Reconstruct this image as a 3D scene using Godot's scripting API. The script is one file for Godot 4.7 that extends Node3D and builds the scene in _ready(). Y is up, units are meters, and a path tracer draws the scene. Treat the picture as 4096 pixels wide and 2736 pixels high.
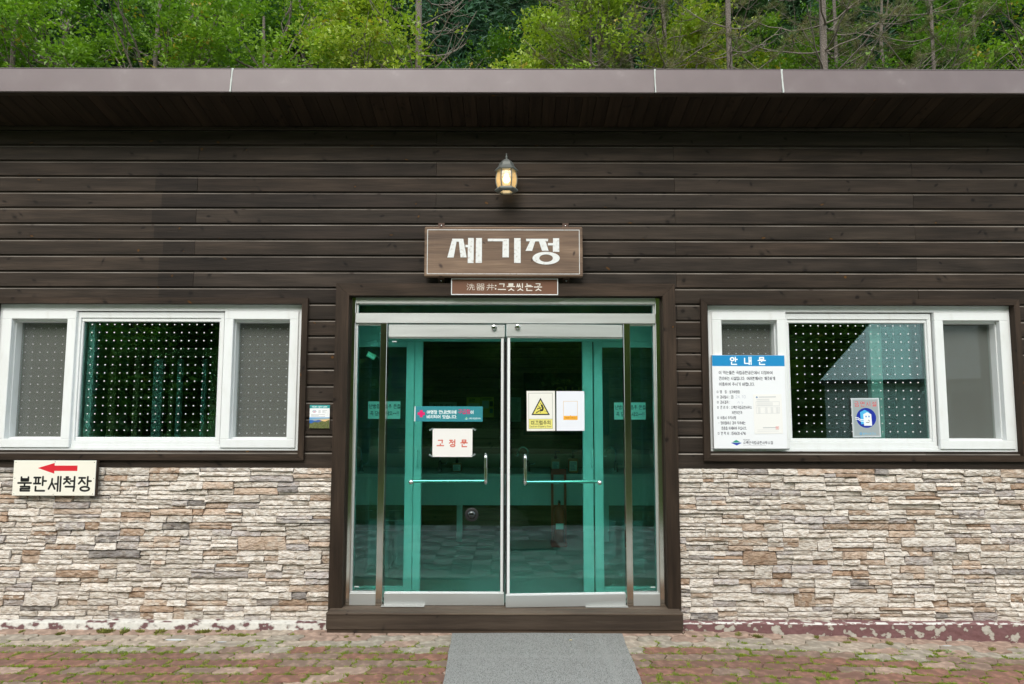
extends Node3D
# A wash house at a campsite, seen from the front under an overcast sky.

var rng := RandomNumberGenerator.new()
var M := {}          # materials by name
var used_names := {}

# ---------------------------------------------------------------- geometry builder
class Geo:
	var st := SurfaceTool.new()
	var col := Color.WHITE
	var grain := 0
	var us := 4.0
	var vs := 1.0
	var uo := Vector2.ZERO
	var count := 0
	func _init():
		st.begin(Mesh.PRIMITIVE_TRIANGLES)
		st.set_smooth_group(-1)
	func smooth(on: bool) -> void:
		st.set_smooth_group(0 if on else -1)
	func uv_of(p: Vector3, n: Vector3) -> Vector2:
		var a := (grain + 1) % 3
		var b := (grain + 2) % 3
		var o := a if absf(n[a]) <= absf(n[b]) else b
		return Vector2(p[grain] / us, p[o] / vs) + uo
	func vert(p: Vector3, uv: Vector2) -> void:
		st.set_color(col)
		st.set_uv(uv)
		st.add_vertex(p)
	# triangle whose outside looks along out
	func tri(a: Vector3, b: Vector3, c: Vector3, out: Vector3) -> void:
		var n := (b - a).cross(c - a)
		if n.length_squared() < 1e-16:
			return
		if n.dot(out) < 0.0:
			var t := b; b = c; c = t
			n = -n
		n = n.normalized()
		vert(a, uv_of(a, n)); vert(c, uv_of(c, n)); vert(b, uv_of(b, n))
		count += 1
	func quad(a: Vector3, b: Vector3, c: Vector3, d: Vector3, out: Vector3) -> void:
		tri(a, b, c, out)
		tri(a, c, d, out)
	# a printed face: a bottom left, b bottom right, c top right, d top left
	func print_quad(a: Vector3, b: Vector3, c: Vector3, d: Vector3) -> void:
		vert(a, Vector2(0, 1)); vert(c, Vector2(1, 0)); vert(b, Vector2(1, 1))
		vert(a, Vector2(0, 1)); vert(d, Vector2(0, 0)); vert(c, Vector2(1, 0))
		count += 2
	func box(lo: Vector3, hi: Vector3, c := 0.0) -> void:
		var s := hi - lo
		c = minf(c, minf(s.x, minf(s.y, s.z)) * 0.45)
		for ax in 3:
			var u := (ax + 1) % 3
			var v := (ax + 2) % 3
			for side in [0, 1]:
				var out := Vector3.ZERO
				out[ax] = 1.0 if side == 1 else -1.0
				var p := []
				for k in [[0, 0], [1, 0], [1, 1], [0, 1]]:
					var q := Vector3.ZERO
					q[ax] = hi[ax] if side == 1 else lo[ax]
					q[u] = (hi[u] - c) if k[0] == 1 else (lo[u] + c)
					q[v] = (hi[v] - c) if k[1] == 1 else (lo[v] + c)
					p.append(q)
				quad(p[0], p[1], p[2], p[3], out)
		if c <= 0.0:
			return
		for ax in 3:
			var u := (ax + 1) % 3
			var v := (ax + 2) % 3
			for su in [0, 1]:
				for sv in [0, 1]:
					var out := Vector3.ZERO
					out[u] = su * 2.0 - 1.0
					out[v] = sv * 2.0 - 1.0
					var e := []
					for k in [[0, 0], [1, 0], [1, 1], [0, 1]]:
						var q := Vector3.ZERO
						q[ax] = (hi[ax] - c) if k[0] == 1 else (lo[ax] + c)
						var eu: float = hi[u] if su == 1 else lo[u]
						var ev: float = hi[v] if sv == 1 else lo[v]
						q[u] = eu if k[1] == 1 else (eu - out[u] * c)
						q[v] = ev if k[1] == 0 else (ev - out[v] * c)
						e.append(q)
					quad(e[0], e[1], e[2], e[3], out)
		for sx in [0, 1]:
			for sy in [0, 1]:
				for sz in [0, 1]:
					var e := Vector3(hi.x if sx else lo.x, hi.y if sy else lo.y, hi.z if sz else lo.z)
					var out := Vector3(sx * 2 - 1, sy * 2 - 1, sz * 2 - 1)
					tri(e - Vector3(0, out.y * c, out.z * c), e - Vector3(out.x * c, 0, out.z * c), e - Vector3(out.x * c, out.y * c, 0), out)
	func lift(p: Vector2, axis: int, t: float) -> Vector3:
		if axis == 0:
			return Vector3(t, p.y, p.x)       # (z, y) swept along x
		if axis == 1:
			return Vector3(p.x, t, p.y)       # (x, z) swept along y
		return Vector3(p.x, p.y, t)           # (x, y) swept along z
	func prism(pts: PackedVector2Array, axis: int, lo: float, hi: float, caps := true, only := []) -> void:
		var area := 0.0
		for i in pts.size():
			var q := pts[(i + 1) % pts.size()]
			area += pts[i].x * q.y - q.x * pts[i].y
		var sgn := 1.0 if area > 0.0 else -1.0
		for i in pts.size():
			if only.size() > 0 and not (i in only):
				continue
			var a := pts[i]
			var b := pts[(i + 1) % pts.size()]
			var n2 := Vector2(b.y - a.y, a.x - b.x) * sgn
			var n := lift(n2, axis, 0.0)
			quad(lift(a, axis, lo), lift(b, axis, lo), lift(b, axis, hi), lift(a, axis, hi), n)
		if caps:
			var idx := Geometry2D.triangulate_polygon(pts)
			for t in [lo, hi]:
				var n := lift(Vector2.ZERO, axis, 1.0 if t == hi else -1.0)
				for i in range(0, idx.size(), 3):
					tri(lift(pts[idx[i]], axis, t), lift(pts[idx[i + 1]], axis, t), lift(pts[idx[i + 2]], axis, t), n)
	func tube(pts: Array, radii: Array, sides := 8, caps := true) -> void:
		var rings := []
		var ref := Vector3(0.31, 0.17, 0.93)
		for i in pts.size():
			var d: Vector3 = (pts[mini(i + 1, pts.size() - 1)] - pts[maxi(i - 1, 0)]).normalized()
			var s := d.cross(ref)
			if s.length() < 0.15:
				s = d.cross(Vector3(0.9, 0.3, -0.2))
			s = s.normalized()
			ref = s.cross(d).normalized()
			var ring := []
			for k in sides:
				var a := TAU * k / sides
				ring.append(pts[i] + (s * cos(a) + ref * sin(a)) * radii[i])
			rings.append(ring)
		for i in pts.size() - 1:
			for k in sides:
				var k2 := (k + 1) % sides
				var out: Vector3 = rings[i][k] + rings[i][k2] - pts[i] * 2.0
				if out.length_squared() < 1e-12:
					out = rings[i + 1][k] + rings[i + 1][k2] - pts[i + 1] * 2.0
				quad(rings[i][k], rings[i][k2], rings[i + 1][k2], rings[i + 1][k], out)
		if caps:
			for e in [0, pts.size() - 1]:
				var o: Vector3 = (pts[0] - pts[1]) if e == 0 else (pts[e] - pts[e - 1])
				for k in sides:
					tri(pts[e], rings[e][k], rings[e][(k + 1) % sides], o)
	# profile of (radius, height); sides around the vertical through c
	func lathe(prof: Array, c: Vector3, sides := 16, turn := 0.0) -> void:
		for i in prof.size() - 1:
			var p: Vector2 = prof[i]
			var q: Vector2 = prof[i + 1]
			for k in sides:
				var a := TAU * k / sides + turn
				var b := TAU * (k + 1) / sides + turn
				var da := Vector3(cos(a), 0, sin(a))
				var db := Vector3(cos(b), 0, sin(b))
				var out := (da + db) * (q.y - p.y) + Vector3.UP * (p.x - q.x) * 2.0
				quad(c + da * p.x + Vector3.UP * p.y, c + db * p.x + Vector3.UP * p.y, c + db * q.x + Vector3.UP * q.y, c + da * q.x + Vector3.UP * q.y, out)
	func mesh(onto: ArrayMesh = null) -> ArrayMesh:
		if count == 0:
			return onto if onto else ArrayMesh.new()
		st.generate_normals()
		return st.commit(onto) if onto else st.commit()

# ---------------------------------------------------------------- print canvas with a small stroke lettering
class Canvas:
	var im: Image
	var w := 0
	var h := 0
	func _init(ww: int, hh: int, bg: Color):
		w = ww; h = hh
		im = Image.create(ww, hh, false, Image.FORMAT_RGBA8)
		im.fill(bg)
	func px(x: int, y: int, c: Color, a: float) -> void:
		if a <= 0.0 or x < 0 or y < 0 or x >= w or y >= h:
			return
		im.set_pixel(x, y, im.get_pixel(x, y).lerp(c, minf(a, 1.0)))
	func rect(x: float, y: float, ww: float, hh: float, c: Color) -> void:
		im.fill_rect(Rect2i(int(x), int(y), int(ww), int(hh)), c)
	func frame(x: float, y: float, ww: float, hh: float, t: float, c: Color) -> void:
		rect(x, y, ww, t, c); rect(x, y + hh - t, ww, t, c); rect(x, y, t, hh, c); rect(x + ww - t, y, t, hh, c)
	func seg(p: Vector2, q: Vector2, wd: float, c: Color) -> void:
		var r := wd * 0.5
		var lo := Vector2(minf(p.x, q.x), minf(p.y, q.y)) - Vector2(r + 1, r + 1)
		var hi := Vector2(maxf(p.x, q.x), maxf(p.y, q.y)) + Vector2(r + 1, r + 1)
		for y in range(maxi(0, int(lo.y)), mini(h - 1, int(hi.y)) + 1):
			for x in range(maxi(0, int(lo.x)), mini(w - 1, int(hi.x)) + 1):
				var o := Vector2(x + 0.5, y + 0.5)
				var d := o.distance_to(Geometry2D.get_closest_point_to_segment(o, p, q))
				px(x, y, c, r - d + 0.5)
	func line(pts: Array, wd: float, c: Color) -> void:
		for i in pts.size() - 1:
			seg(pts[i], pts[i + 1], wd, c)
	func ring(c0: Vector2, rx: float, ry: float, wd: float, c: Color) -> void:
		var n := 20
		var last := c0 + Vector2(rx, 0)
		for i in range(1, n + 1):
			var nx := c0 + Vector2(cos(TAU * i / n) * rx, sin(TAU * i / n) * ry)
			seg(last, nx, wd, c)
			last = nx
	func blob(c0: Vector2, rx: float, ry: float, c: Color) -> void:
		for y in range(maxi(0, int(c0.y - ry - 1)), mini(h - 1, int(c0.y + ry + 1)) + 1):
			for x in range(maxi(0, int(c0.x - rx - 1)), mini(w - 1, int(c0.x + rx + 1)) + 1):
				var d := Vector2((x + 0.5 - c0.x) / rx, (y + 0.5 - c0.y) / ry).length()
				px(x, y, c, (1.0 - d) * minf(rx, ry) + 0.5)
	func poly(pts: Array, c: Color) -> void:
		var pk := PackedVector2Array(pts)
		var lo: Vector2 = pts[0]
		var hi: Vector2 = pts[0]
		for p in pts:
			lo = lo.min(p); hi = hi.max(p)
		for y in range(maxi(0, int(lo.y)), mini(h - 1, int(hi.y)) + 1):
			for x in range(maxi(0, int(lo.x)), mini(w - 1, int(hi.x)) + 1):
				var a := 0.0
				for k in 4:
					if Geometry2D.is_point_in_polygon(Vector2(x + 0.25 + 0.5 * (k % 2), y + 0.25 + 0.5 * (k / 2)), pk):
						a += 0.25
				px(x, y, c, a)
	# strokes of one consonant in the box b
	func cons(i: int, b: Rect2, wd: float, c: Color) -> void:
		if i in [1, 4, 8, 10, 13]:
			var half := Rect2(b.position, Vector2(b.size.x * 0.46, b.size.y))
			cons(i - 1, half, wd, c)
			half.position.x += b.size.x * 0.54
			cons(i - 1, half, wd, c)
			return
		var L := []
		match i:
			0: L = [[[0, 0], [1, 0], [0.92, 1]]]
			2: L = [[[0, 0], [0, 1], [1, 1]]]
			3: L = [[[1, 0], [0, 0], [0, 1], [1, 1]]]
			5: L = [[[0, 0], [1, 0], [1, 0.5], [0, 0.5], [0, 1], [1, 1]]]
			6: L = [[[0, 0], [1, 0], [1, 1], [0, 1], [0, 0]]]
			7: L = [[[0, 0], [0, 1], [1, 1], [1, 0]], [[0, 0.5], [1, 0.5]]]
			9: L = [[[0.5, 0], [0.45, 0.4], [0, 1]], [[0.47, 0.35], [1, 1]]]
			12: L = [[[0.02, 0.04], [0.98, 0.04]], [[0.5, 0.04], [0.42, 0.5], [0, 1]], [[0.46, 0.42], [1, 1]]]
			14: L = [[[0.35, -0.08], [0.65, -0.08]], [[0.02, 0.24], [0.98, 0.24]], [[0.5, 0.24], [0.42, 0.6], [0, 1]], [[0.46, 0.55], [1, 1]]]
			15: L = [[[0, 0], [1, 0], [0.92, 1]], [[0.05, 0.48], [0.95, 0.45]]]
			16: L = [[[1, 0], [0, 0], [0, 1], [1, 1]], [[0, 0.5], [0.95, 0.5]]]
			17: L = [[[0, 0], [1, 0]], [[0.28, 0], [0.28, 1]], [[0.72, 0], [0.72, 1]], [[-0.02, 1], [1.02, 1]]]
			18: L = [[[0.35, -0.05], [0.65, -0.05]], [[0.05, 0.22], [0.95, 0.22]]]
		for s in L:
			var pts := []
			for p in s:
				pts.append(b.position + Vector2(p[0], p[1]) * b.size)
			line(pts, wd, c)
		if i == 11:
			ring(b.get_center(), b.size.x * 0.5, b.size.y * 0.5, wd, c)
		elif i == 18:
			ring(b.position + b.size * Vector2(0.5, 0.7), b.size.x * 0.36, b.size.y * 0.3, wd, c)
	func vvowel(i: int, x0: float, x1: float, y0: float, y1: float, wd: float, c: Color) -> void:
		var dx := x1 - x0
		var ym := (y0 + y1) * 0.5
		var q := (y1 - y0) * 0.14
		var ticks := [ym - q, ym + q] if i in [2, 3, 6, 7] else [ym]
		match i:
			0, 2:
				seg(Vector2(x0 + dx * 0.35, y0), Vector2(x0 + dx * 0.35, y1), wd, c)
				for t in ticks: seg(Vector2(x0 + dx * 0.35, t), Vector2(x1, t), wd, c)
			1, 3:
				for f in [0.2, 0.85]: seg(Vector2(x0 + dx * f, y0), Vector2(x0 + dx * f, y1), wd, c)
				for t in ticks: seg(Vector2(x0 + dx * 0.2, t), Vector2(x0 + dx * 0.85, t), wd, c)
			4, 6:
				seg(Vector2(x0 + dx * 0.7, y0), Vector2(x0 + dx * 0.7, y1), wd, c)
				for t in ticks: seg(Vector2(x0 - dx * 0.05, t), Vector2(x0 + dx * 0.7, t), wd, c)
			5, 7:
				for f in [0.4, 0.92]: seg(Vector2(x0 + dx * f, y0), Vector2(x0 + dx * f, y1), wd, c)
				for t in ticks: seg(Vector2(x0 - dx * 0.15, t), Vector2(x0 + dx * 0.4, t), wd, c)
			20:
				seg(Vector2(x0 + dx * 0.6, y0), Vector2(x0 + dx * 0.6, y1), wd, c)
	func hvowel(i: int, x0: float, x1: float, y: float, up: float, dn: float, wd: float, c: Color) -> void:
		seg(Vector2(x0, y), Vector2(x1, y), wd, c)
		var xm := (x0 + x1) * 0.5
		var q := (x1 - x0) * 0.16
		match i:
			8: seg(Vector2(xm, y - up), Vector2(xm, y), wd, c)
			12:
				seg(Vector2(xm - q, y - up), Vector2(xm - q, y), wd, c); seg(Vector2(xm + q, y - up), Vector2(xm + q, y), wd, c)
			13: seg(Vector2(xm, y), Vector2(xm, y + dn), wd, c)
			17:
				seg(Vector2(xm - q, y), Vector2(xm - q, y + dn), wd, c); seg(Vector2(xm + q, y), Vector2(xm + q, y + dn), wd, c)
	func syllable(code: int, x: float, y: float, sx: float, sy: float, wd: float, c: Color) -> void:
		var n := code - 0xAC00
		var l := n / 588
		var v := (n % 588) / 28
		var t := n % 28
		var fin: int = [-1, 0, 1, 9, 2, 2, 2, 3, 5, 5, 5, 5, 5, 5, 5, 5, 6, 7, 7, 9, 10, 11, 12, 14, 15, 16, 17, 18][t]
		var B := func(a: float, b: float, cc: float, d: float) -> Rect2: return Rect2(x + a * sx, y + b * sy, (cc - a) * sx, (d - b) * sy)
		var combo := {9: [8, 0], 10: [8, 1], 11: [8, 20], 14: [13, 4], 15: [13, 5], 16: [13, 20], 19: [18, 20]}
		var k := 0.6 if fin >= 0 else 1.0
		if combo.has(v):
			cons(l, B.call(0.12, 0.06 * k + 0.02, 0.52, 0.44 * k), wd, c)
			hvowel(combo[v][0], x + 0.03 * sx, x + 0.62 * sx, y + 0.7 * k * sy, 0.16 * k * sy, 0.18 * k * sy, wd, c)
			vvowel(combo[v][1], x + 0.64 * sx, x + 0.96 * sx, y + 0.02 * sy, y + (0.98 * k) * sy, wd, c)
		elif v in [8, 12, 13, 17, 18]:
			if fin >= 0:
				cons(l, B.call(0.24, 0.05, 0.76, 0.29), wd, c)
				hvowel(v, x + 0.02 * sx, x + 0.98 * sx, y + (0.5 if v in [8, 12] else 0.44) * sy, 0.14 * sy, 0.14 * sy, wd, c)
			else:
				cons(l, B.call(0.2, 0.08, 0.8, 0.46), wd, c)
				hvowel(v, x + 0.02 * sx, x + 0.98 * sx, y + (0.84 if v in [8, 12, 18] else 0.62) * sy, 0.24 * sy, 0.34 * sy, wd, c)
		else:
			if fin >= 0:
				cons(l, B.call(0.08, 0.07, 0.54, 0.48), wd, c)
			else:
				cons(l, B.call(0.08, 0.16, 0.54, 0.84), wd, c)
			vvowel(v, x + 0.6 * sx, x + 0.98 * sx, y + 0.02 * sy, y + 0.98 * k * sy, wd, c)
		if fin >= 0:
			cons(fin, B.call(0.22, 0.69, 0.88, 0.97), wd, c)
	# a few figures, letters and signs, as polylines in a unit box
	const GLYPHS := {
		"0": [[0.2, 0, 0.8, 0, 1, 0.3, 1, 0.7, 0.8, 1, 0.2, 1, 0, 0.7, 0, 0.3, 0.2, 0]], "1": [[0.2, 0.2, 0.55, 0, 0.55, 1]], "2": [[0, 0.2, 0.3, 0, 0.8, 0, 1, 0.3, 0, 1, 1, 1]],
		"3": [[0, 0.1, 0.5, 0, 1, 0.2, 0.5, 0.47, 1, 0.75, 0.5, 1, 0, 0.9]], "4": [[0.75, 1, 0.75, 0, 0, 0.7, 1, 0.7]], "5": [[1, 0, 0.1, 0, 0, 0.5, 0.7, 0.4, 1, 0.7, 0.6, 1, 0, 0.95]],
		"6": [[0.9, 0, 0.2, 0.4, 0, 0.75, 0.4, 1, 0.9, 0.9, 1, 0.65, 0.6, 0.45, 0.05, 0.65]], "7": [[0, 0, 1, 0, 0.4, 1]], "8": [[0.5, 0, 0.9, 0.2, 0.1, 0.75, 0.5, 1, 0.9, 0.75, 0.1, 0.2, 0.5, 0]],
		"9": [[1, 0.35, 0.4, 0.55, 0, 0.3, 0.4, 0, 0.9, 0.1, 1, 0.35, 0.8, 1]], ")": [[0.2, -0.05, 0.5, 0.5, 0.2, 1.05]], "-": [[0.1, 0.5, 0.9, 0.5]], ":": [[0.4, 0.25, 0.45, 0.3], [0.4, 0.85, 0.45, 0.9]],
		".": [[0.2, 0.95, 0.25, 0.97]], "~": [[0, 0.6, 0.25, 0.42, 0.6, 0.62, 0.95, 0.4]], "!": [[0.4, 0, 0.4, 0.65], [0.4, 0.93, 0.4, 0.97]],
		"C": [[1, 0.15, 0.6, 0, 0.1, 0.2, 0, 0.6, 0.3, 1, 0.8, 1, 1, 0.85]], "S": [[1, 0.1, 0.4, 0, 0, 0.25, 1, 0.7, 0.6, 1, 0, 0.9]], "a": [[0.1, 0.4, 0.8, 0.35, 0.9, 1], [0.9, 0.62, 0.1, 0.75, 0.2, 1, 0.9, 0.9]],
		"u": [[0.05, 0.35, 0.1, 0.95, 0.85, 0.95, 0.9, 0.35, 0.9, 1]], "t": [[0.4, 0, 0.4, 1, 0.8, 1], [0, 0.35, 0.8, 0.35]], "i": [[0.4, 0.35, 0.4, 1], [0.4, 0.05, 0.4, 0.1]], "o": [[0.5, 0.35, 0.95, 0.65, 0.5, 1, 0.05, 0.65, 0.5, 0.35]],
		"n": [[0.05, 1, 0.05, 0.35], [0.05, 0.5, 0.6, 0.35, 0.9, 0.55, 0.9, 1]], "l": [[0.4, 0, 0.4, 1]], "p": [[0.05, 0.35, 0.05, 1.3], [0.05, 0.45, 0.6, 0.35, 0.95, 0.65, 0.6, 1, 0.05, 0.95]],
		"e": [[0.05, 0.65, 0.95, 0.65, 0.7, 0.35, 0.2, 0.4, 0.05, 0.75, 0.4, 1, 0.9, 0.9]], "r": [[0.15, 1, 0.15, 0.35], [0.15, 0.55, 0.8, 0.35]], "y": [[0, 0.35, 0.5, 0.95], [1, 0.35, 0.3, 1.3]], "f": [[0.9, 0, 0.5, 0.1, 0.4, 1], [0, 0.4, 0.9, 0.4]],
		"洗": [[0.1, 0.05, 0.2, 0.15], [0.04, 0.35, 0.15, 0.43], [0.06, 0.95, 0.22, 0.6], [0.45, 0.1, 0.36, 0.3], [0.42, 0.25, 0.9, 0.25], [0.64, 0.03, 0.64, 0.52], [0.3, 0.52, 0.98, 0.52], [0.53, 0.52, 0.48, 0.8, 0.3, 0.97], [0.74, 0.52, 0.74, 0.92, 0.95, 0.92, 0.97, 0.8]],
		"器": [[0.1, 0.05, 0.42, 0.05, 0.42, 0.28, 0.1, 0.28, 0.1, 0.05], [0.58, 0.05, 0.9, 0.05, 0.9, 0.28, 0.58, 0.28, 0.58, 0.05], [0.02, 0.48, 0.98, 0.48], [0.5, 0.35, 0.45, 0.5, 0.05, 0.66], [0.52, 0.5, 0.95, 0.66], [0.12, 0.7, 0.42, 0.7, 0.42, 0.95, 0.12, 0.95, 0.12, 0.7], [0.58, 0.7, 0.88, 0.7, 0.88, 0.95, 0.58, 0.95, 0.58, 0.7]],
		"井": [[0.1, 0.3, 0.92, 0.3], [0.02, 0.58, 0.98, 0.58], [0.34, 0.05, 0.34, 0.6, 0.12, 0.97], [0.68, 0.03, 0.68, 0.98]],
		"□": [[0.1, 0.2, 0.7, 0.2, 0.7, 0.85, 0.1, 0.85, 0.1, 0.2]],
	}
	# one line of lettering, top left at (x, y); returns its length
	func text(s: String, x: float, y: float, sx: float, sy: float, wd: float, c: Color, gap := 0.12) -> float:
		var at := x
		for ch in s:
			var code := ch.unicode_at(0)
			if code >= 0xAC00 and code <= 0xD7A3:
				syllable(code, at, y, sx, sy, wd, c)
				at += sx * (1.0 + gap)
			elif GLYPHS.has(ch):
				var wide := code > 0x2000
				var gw := sx * (1.0 if wide else (0.28 if ch in ":.!li)" else 0.5))
				for g in GLYPHS[ch]:
					var pts := []
					for i in range(0, g.size(), 2):
						pts.append(Vector2(at + g[i] * gw, y + (g[i + 1] * 0.92 + 0.04) * sy))
					line(pts, wd, c)
				at += gw + sx * (gap + 0.06)
			else:
				at += sx * 0.45
		return at - x
	func tex() -> ImageTexture:
		return ImageTexture.create_from_image(im)

# ---------------------------------------------------------------- nodes
func numbered(called: String) -> String:
	var n: int = used_names.get(called, 0)
	used_names[called] = n + 1
	return called if n == 0 else "%s_%03d" % [called, n]

func thing(called: String, label: String, category: String, at := Vector3.ZERO, group := "", kind := "") -> Node3D:
	var o := Node3D.new()
	o.name = numbered(called)
	add_child(o)
	o.position = at
	tag(o, label, category, group, kind)
	return o

func tag(o: Node, label: String, category := "", group := "", kind := "") -> void:
	if label: o.set_meta("label", label)
	if category: o.set_meta("category", category)
	if group: o.set_meta("group", group)
	if kind: o.set_meta("kind", kind)

func put(called: String, m: Mesh, mats, parent: Node3D = self, at := Vector3.ZERO) -> MeshInstance3D:
	var o := MeshInstance3D.new()
	o.mesh = m
	if mats is Array:
		for i in mats.size():
			o.set_surface_override_material(i, mats[i])
	else:
		o.material_override = mats
	if parent == self:
		o.name = numbered(called)
		add_child(o)
	else:
		o.name = called
		parent.add_child(o, true)
	o.position = at
	return o

func bx(called: String, lo: Vector3, hi: Vector3, mat: Material, parent: Node3D, c := 0.0, grain := 0) -> MeshInstance3D:
	var g := Geo.new()
	g.grain = grain
	g.uo = Vector2(rng.randf(), rng.randf())
	g.box(lo, hi, c)
	return put(called, g.mesh(), mat, parent)

func lin(r: float, g: float, b: float) -> Color:
	return Color(r, g, b).linear_to_srgb()

func flat_mat(c: Color, rough := 0.7, metal := 0.0, spec := 0.5) -> StandardMaterial3D:
	var m := StandardMaterial3D.new()
	m.albedo_color = c
	m.roughness = rough
	m.metallic = metal
	m.metallic_specular = spec
	return m

# ---------------------------------------------------------------- materials
func noise_img(sd: int, freq: float, w: int, h: int, octaves := 4, kind := FastNoiseLite.TYPE_SIMPLEX_SMOOTH, ridged := false) -> Image:
	var n := FastNoiseLite.new()
	n.seed = sd
	n.noise_type = kind
	n.frequency = freq
	n.fractal_type = FastNoiseLite.FRACTAL_RIDGED if ridged else FastNoiseLite.FRACTAL_FBM
	n.fractal_octaves = octaves
	var im := n.get_seamless_image(w, h)
	im.convert(Image.FORMAT_L8)
	return im

func ramp(im: Image, stops: Array, cols: Array, hard := false) -> ImageTexture:
	var g := Gradient.new()
	g.offsets = PackedFloat32Array(stops)
	g.colors = PackedColorArray(cols)
	if hard:
		g.interpolation_mode = Gradient.GRADIENT_INTERPOLATE_CONSTANT
	var lut := []
	for i in 256:
		var c := g.sample(i / 255.0)
		lut.append([int(c.r * 255.0), int(c.g * 255.0), int(c.b * 255.0)])
	var src := im.get_data()
	var out := PackedByteArray()
	out.resize(src.size() * 3)
	for i in src.size():
		var c: Array = lut[src[i]]
		out[i * 3] = c[0]; out[i * 3 + 1] = c[1]; out[i * 3 + 2] = c[2]
	return ImageTexture.create_from_image(Image.create_from_data(im.get_width(), im.get_height(), false, Image.FORMAT_RGB8, out))

# sawn softwood, grain along u; the picture is 4 m by 1 m
func wood_tex(sd: int, dark: Color, mid: Color, pale: Color, knots: int, ochre := 0.35) -> Array:
	var w := 1024
	var h := 512
	var fine := noise_img(sd, 0.035, 128, h, 4)
	fine.resize(w, h, Image.INTERPOLATE_CUBIC)
	var broad := noise_img(sd + 1, 0.012, 256, 256, 4)
	broad.resize(w, h, Image.INTERPOLATE_CUBIC)
	var hair := noise_img(sd + 2, 0.2, 96, h, 2)
	hair.resize(w, h, Image.INTERPOLATE_CUBIC)
	var f := fine.get_data()
	var b := broad.get_data()
	var hh := hair.get_data()
	var rgb := PackedFloat32Array()
	rgb.resize(w * h * 3)
	var bump := PackedByteArray()
	bump.resize(w * h)
	var cd := [dark.r, dark.g, dark.b]
	var cm := [mid.r, mid.g, mid.b]
	var cp := [pale.r, pale.g, pale.b]
	for i in w * h:
		var t := (f[i] * 0.4 + b[i] * 0.45 + hh[i] * 0.25) / 255.0 * 1.5 - 0.32
		t = clampf(t, 0.0, 1.0)
		for k in 3:
			var v: float = lerpf(cd[k], cm[k], t * 2.0) if t < 0.5 else lerpf(cm[k], cp[k], t * 2.0 - 1.0)
			rgb[i * 3 + k] = v
		bump[i] = (hh[i] + f[i]) / 2
	var r := RandomNumberGenerator.new()
	r.seed = sd
	for k in knots:
		var cx := r.randf() * w
		var cy := r.randf() * h
		var rx := r.randf_range(2.0, 5.0)
		var ry := r.randf_range(4.0, 9.0)
		var lean := r.randf_range(-0.5, 0.5)
		var tail := r.randf_range(5.0, 26.0)
		var yellow := r.randf() < ochre
		for y in range(int(-tail - ry), int(tail + ry) + 1):
			for x in range(-16, 17):
				var dx := (x - y * lean) / rx
				var d := Vector2(dx, y / ry).length()
				var e := Vector2(dx / 1.5, y / tail).length()
				var px := posmod(int(cx) + x, w)
				var py := posmod(int(cy) + y, h)
				var i := (py * w + px) * 3
				if e < 1.0:
					var a := (1.0 - e) * 0.5
					for q in 3:
						rgb[i + q] = lerpf(rgb[i + q], cd[q] * 0.6, a)
				if d < 1.0:
					var a2 := minf(1.0, (1.0 - d) * 2.0)
					var kc := [0.42, 0.27, 0.10] if yellow else [cd[0] * 0.7, cd[1] * 0.62, cd[2] * 0.6]
					for q in 3:
						rgb[i + q] = lerpf(rgb[i + q], kc[q], a2 * (0.75 if yellow else 0.9))
	var by := PackedByteArray()
	by.resize(w * h * 3)
	for i in by.size():
		by[i] = int(clampf(rgb[i], 0.0, 1.0) * 255.0)
	return [ImageTexture.create_from_image(Image.create_from_data(w, h, false, Image.FORMAT_RGB8, by)), ImageTexture.create_from_image(Image.create_from_data(w, h, false, Image.FORMAT_L8, bump))]

func wood_mat(t: Array, tint: Color, rough: float, bump := 0.1) -> StandardMaterial3D:
	var m := flat_mat(tint, rough)
	m.albedo_texture = t[0]
	m.heightmap_enabled = true
	m.heightmap_texture = t[1]
	m.heightmap_scale = bump
	m.vertex_color_use_as_albedo = true
	return m

func glass_mat(tint: Color) -> StandardMaterial3D:
	var m := flat_mat(Color(tint.r, tint.g, tint.b, 0.0), 0.0)
	m.transparency = BaseMaterial3D.TRANSPARENCY_ALPHA
	m.refraction_enabled = true
	m.refraction_scale = 0.055
	return m

func print_mat(t: Texture2D, rough := 0.45) -> StandardMaterial3D:
	var m := flat_mat(Color.WHITE, rough)
	m.albedo_texture = t
	m.texture_repeat = false
	return m

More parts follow.
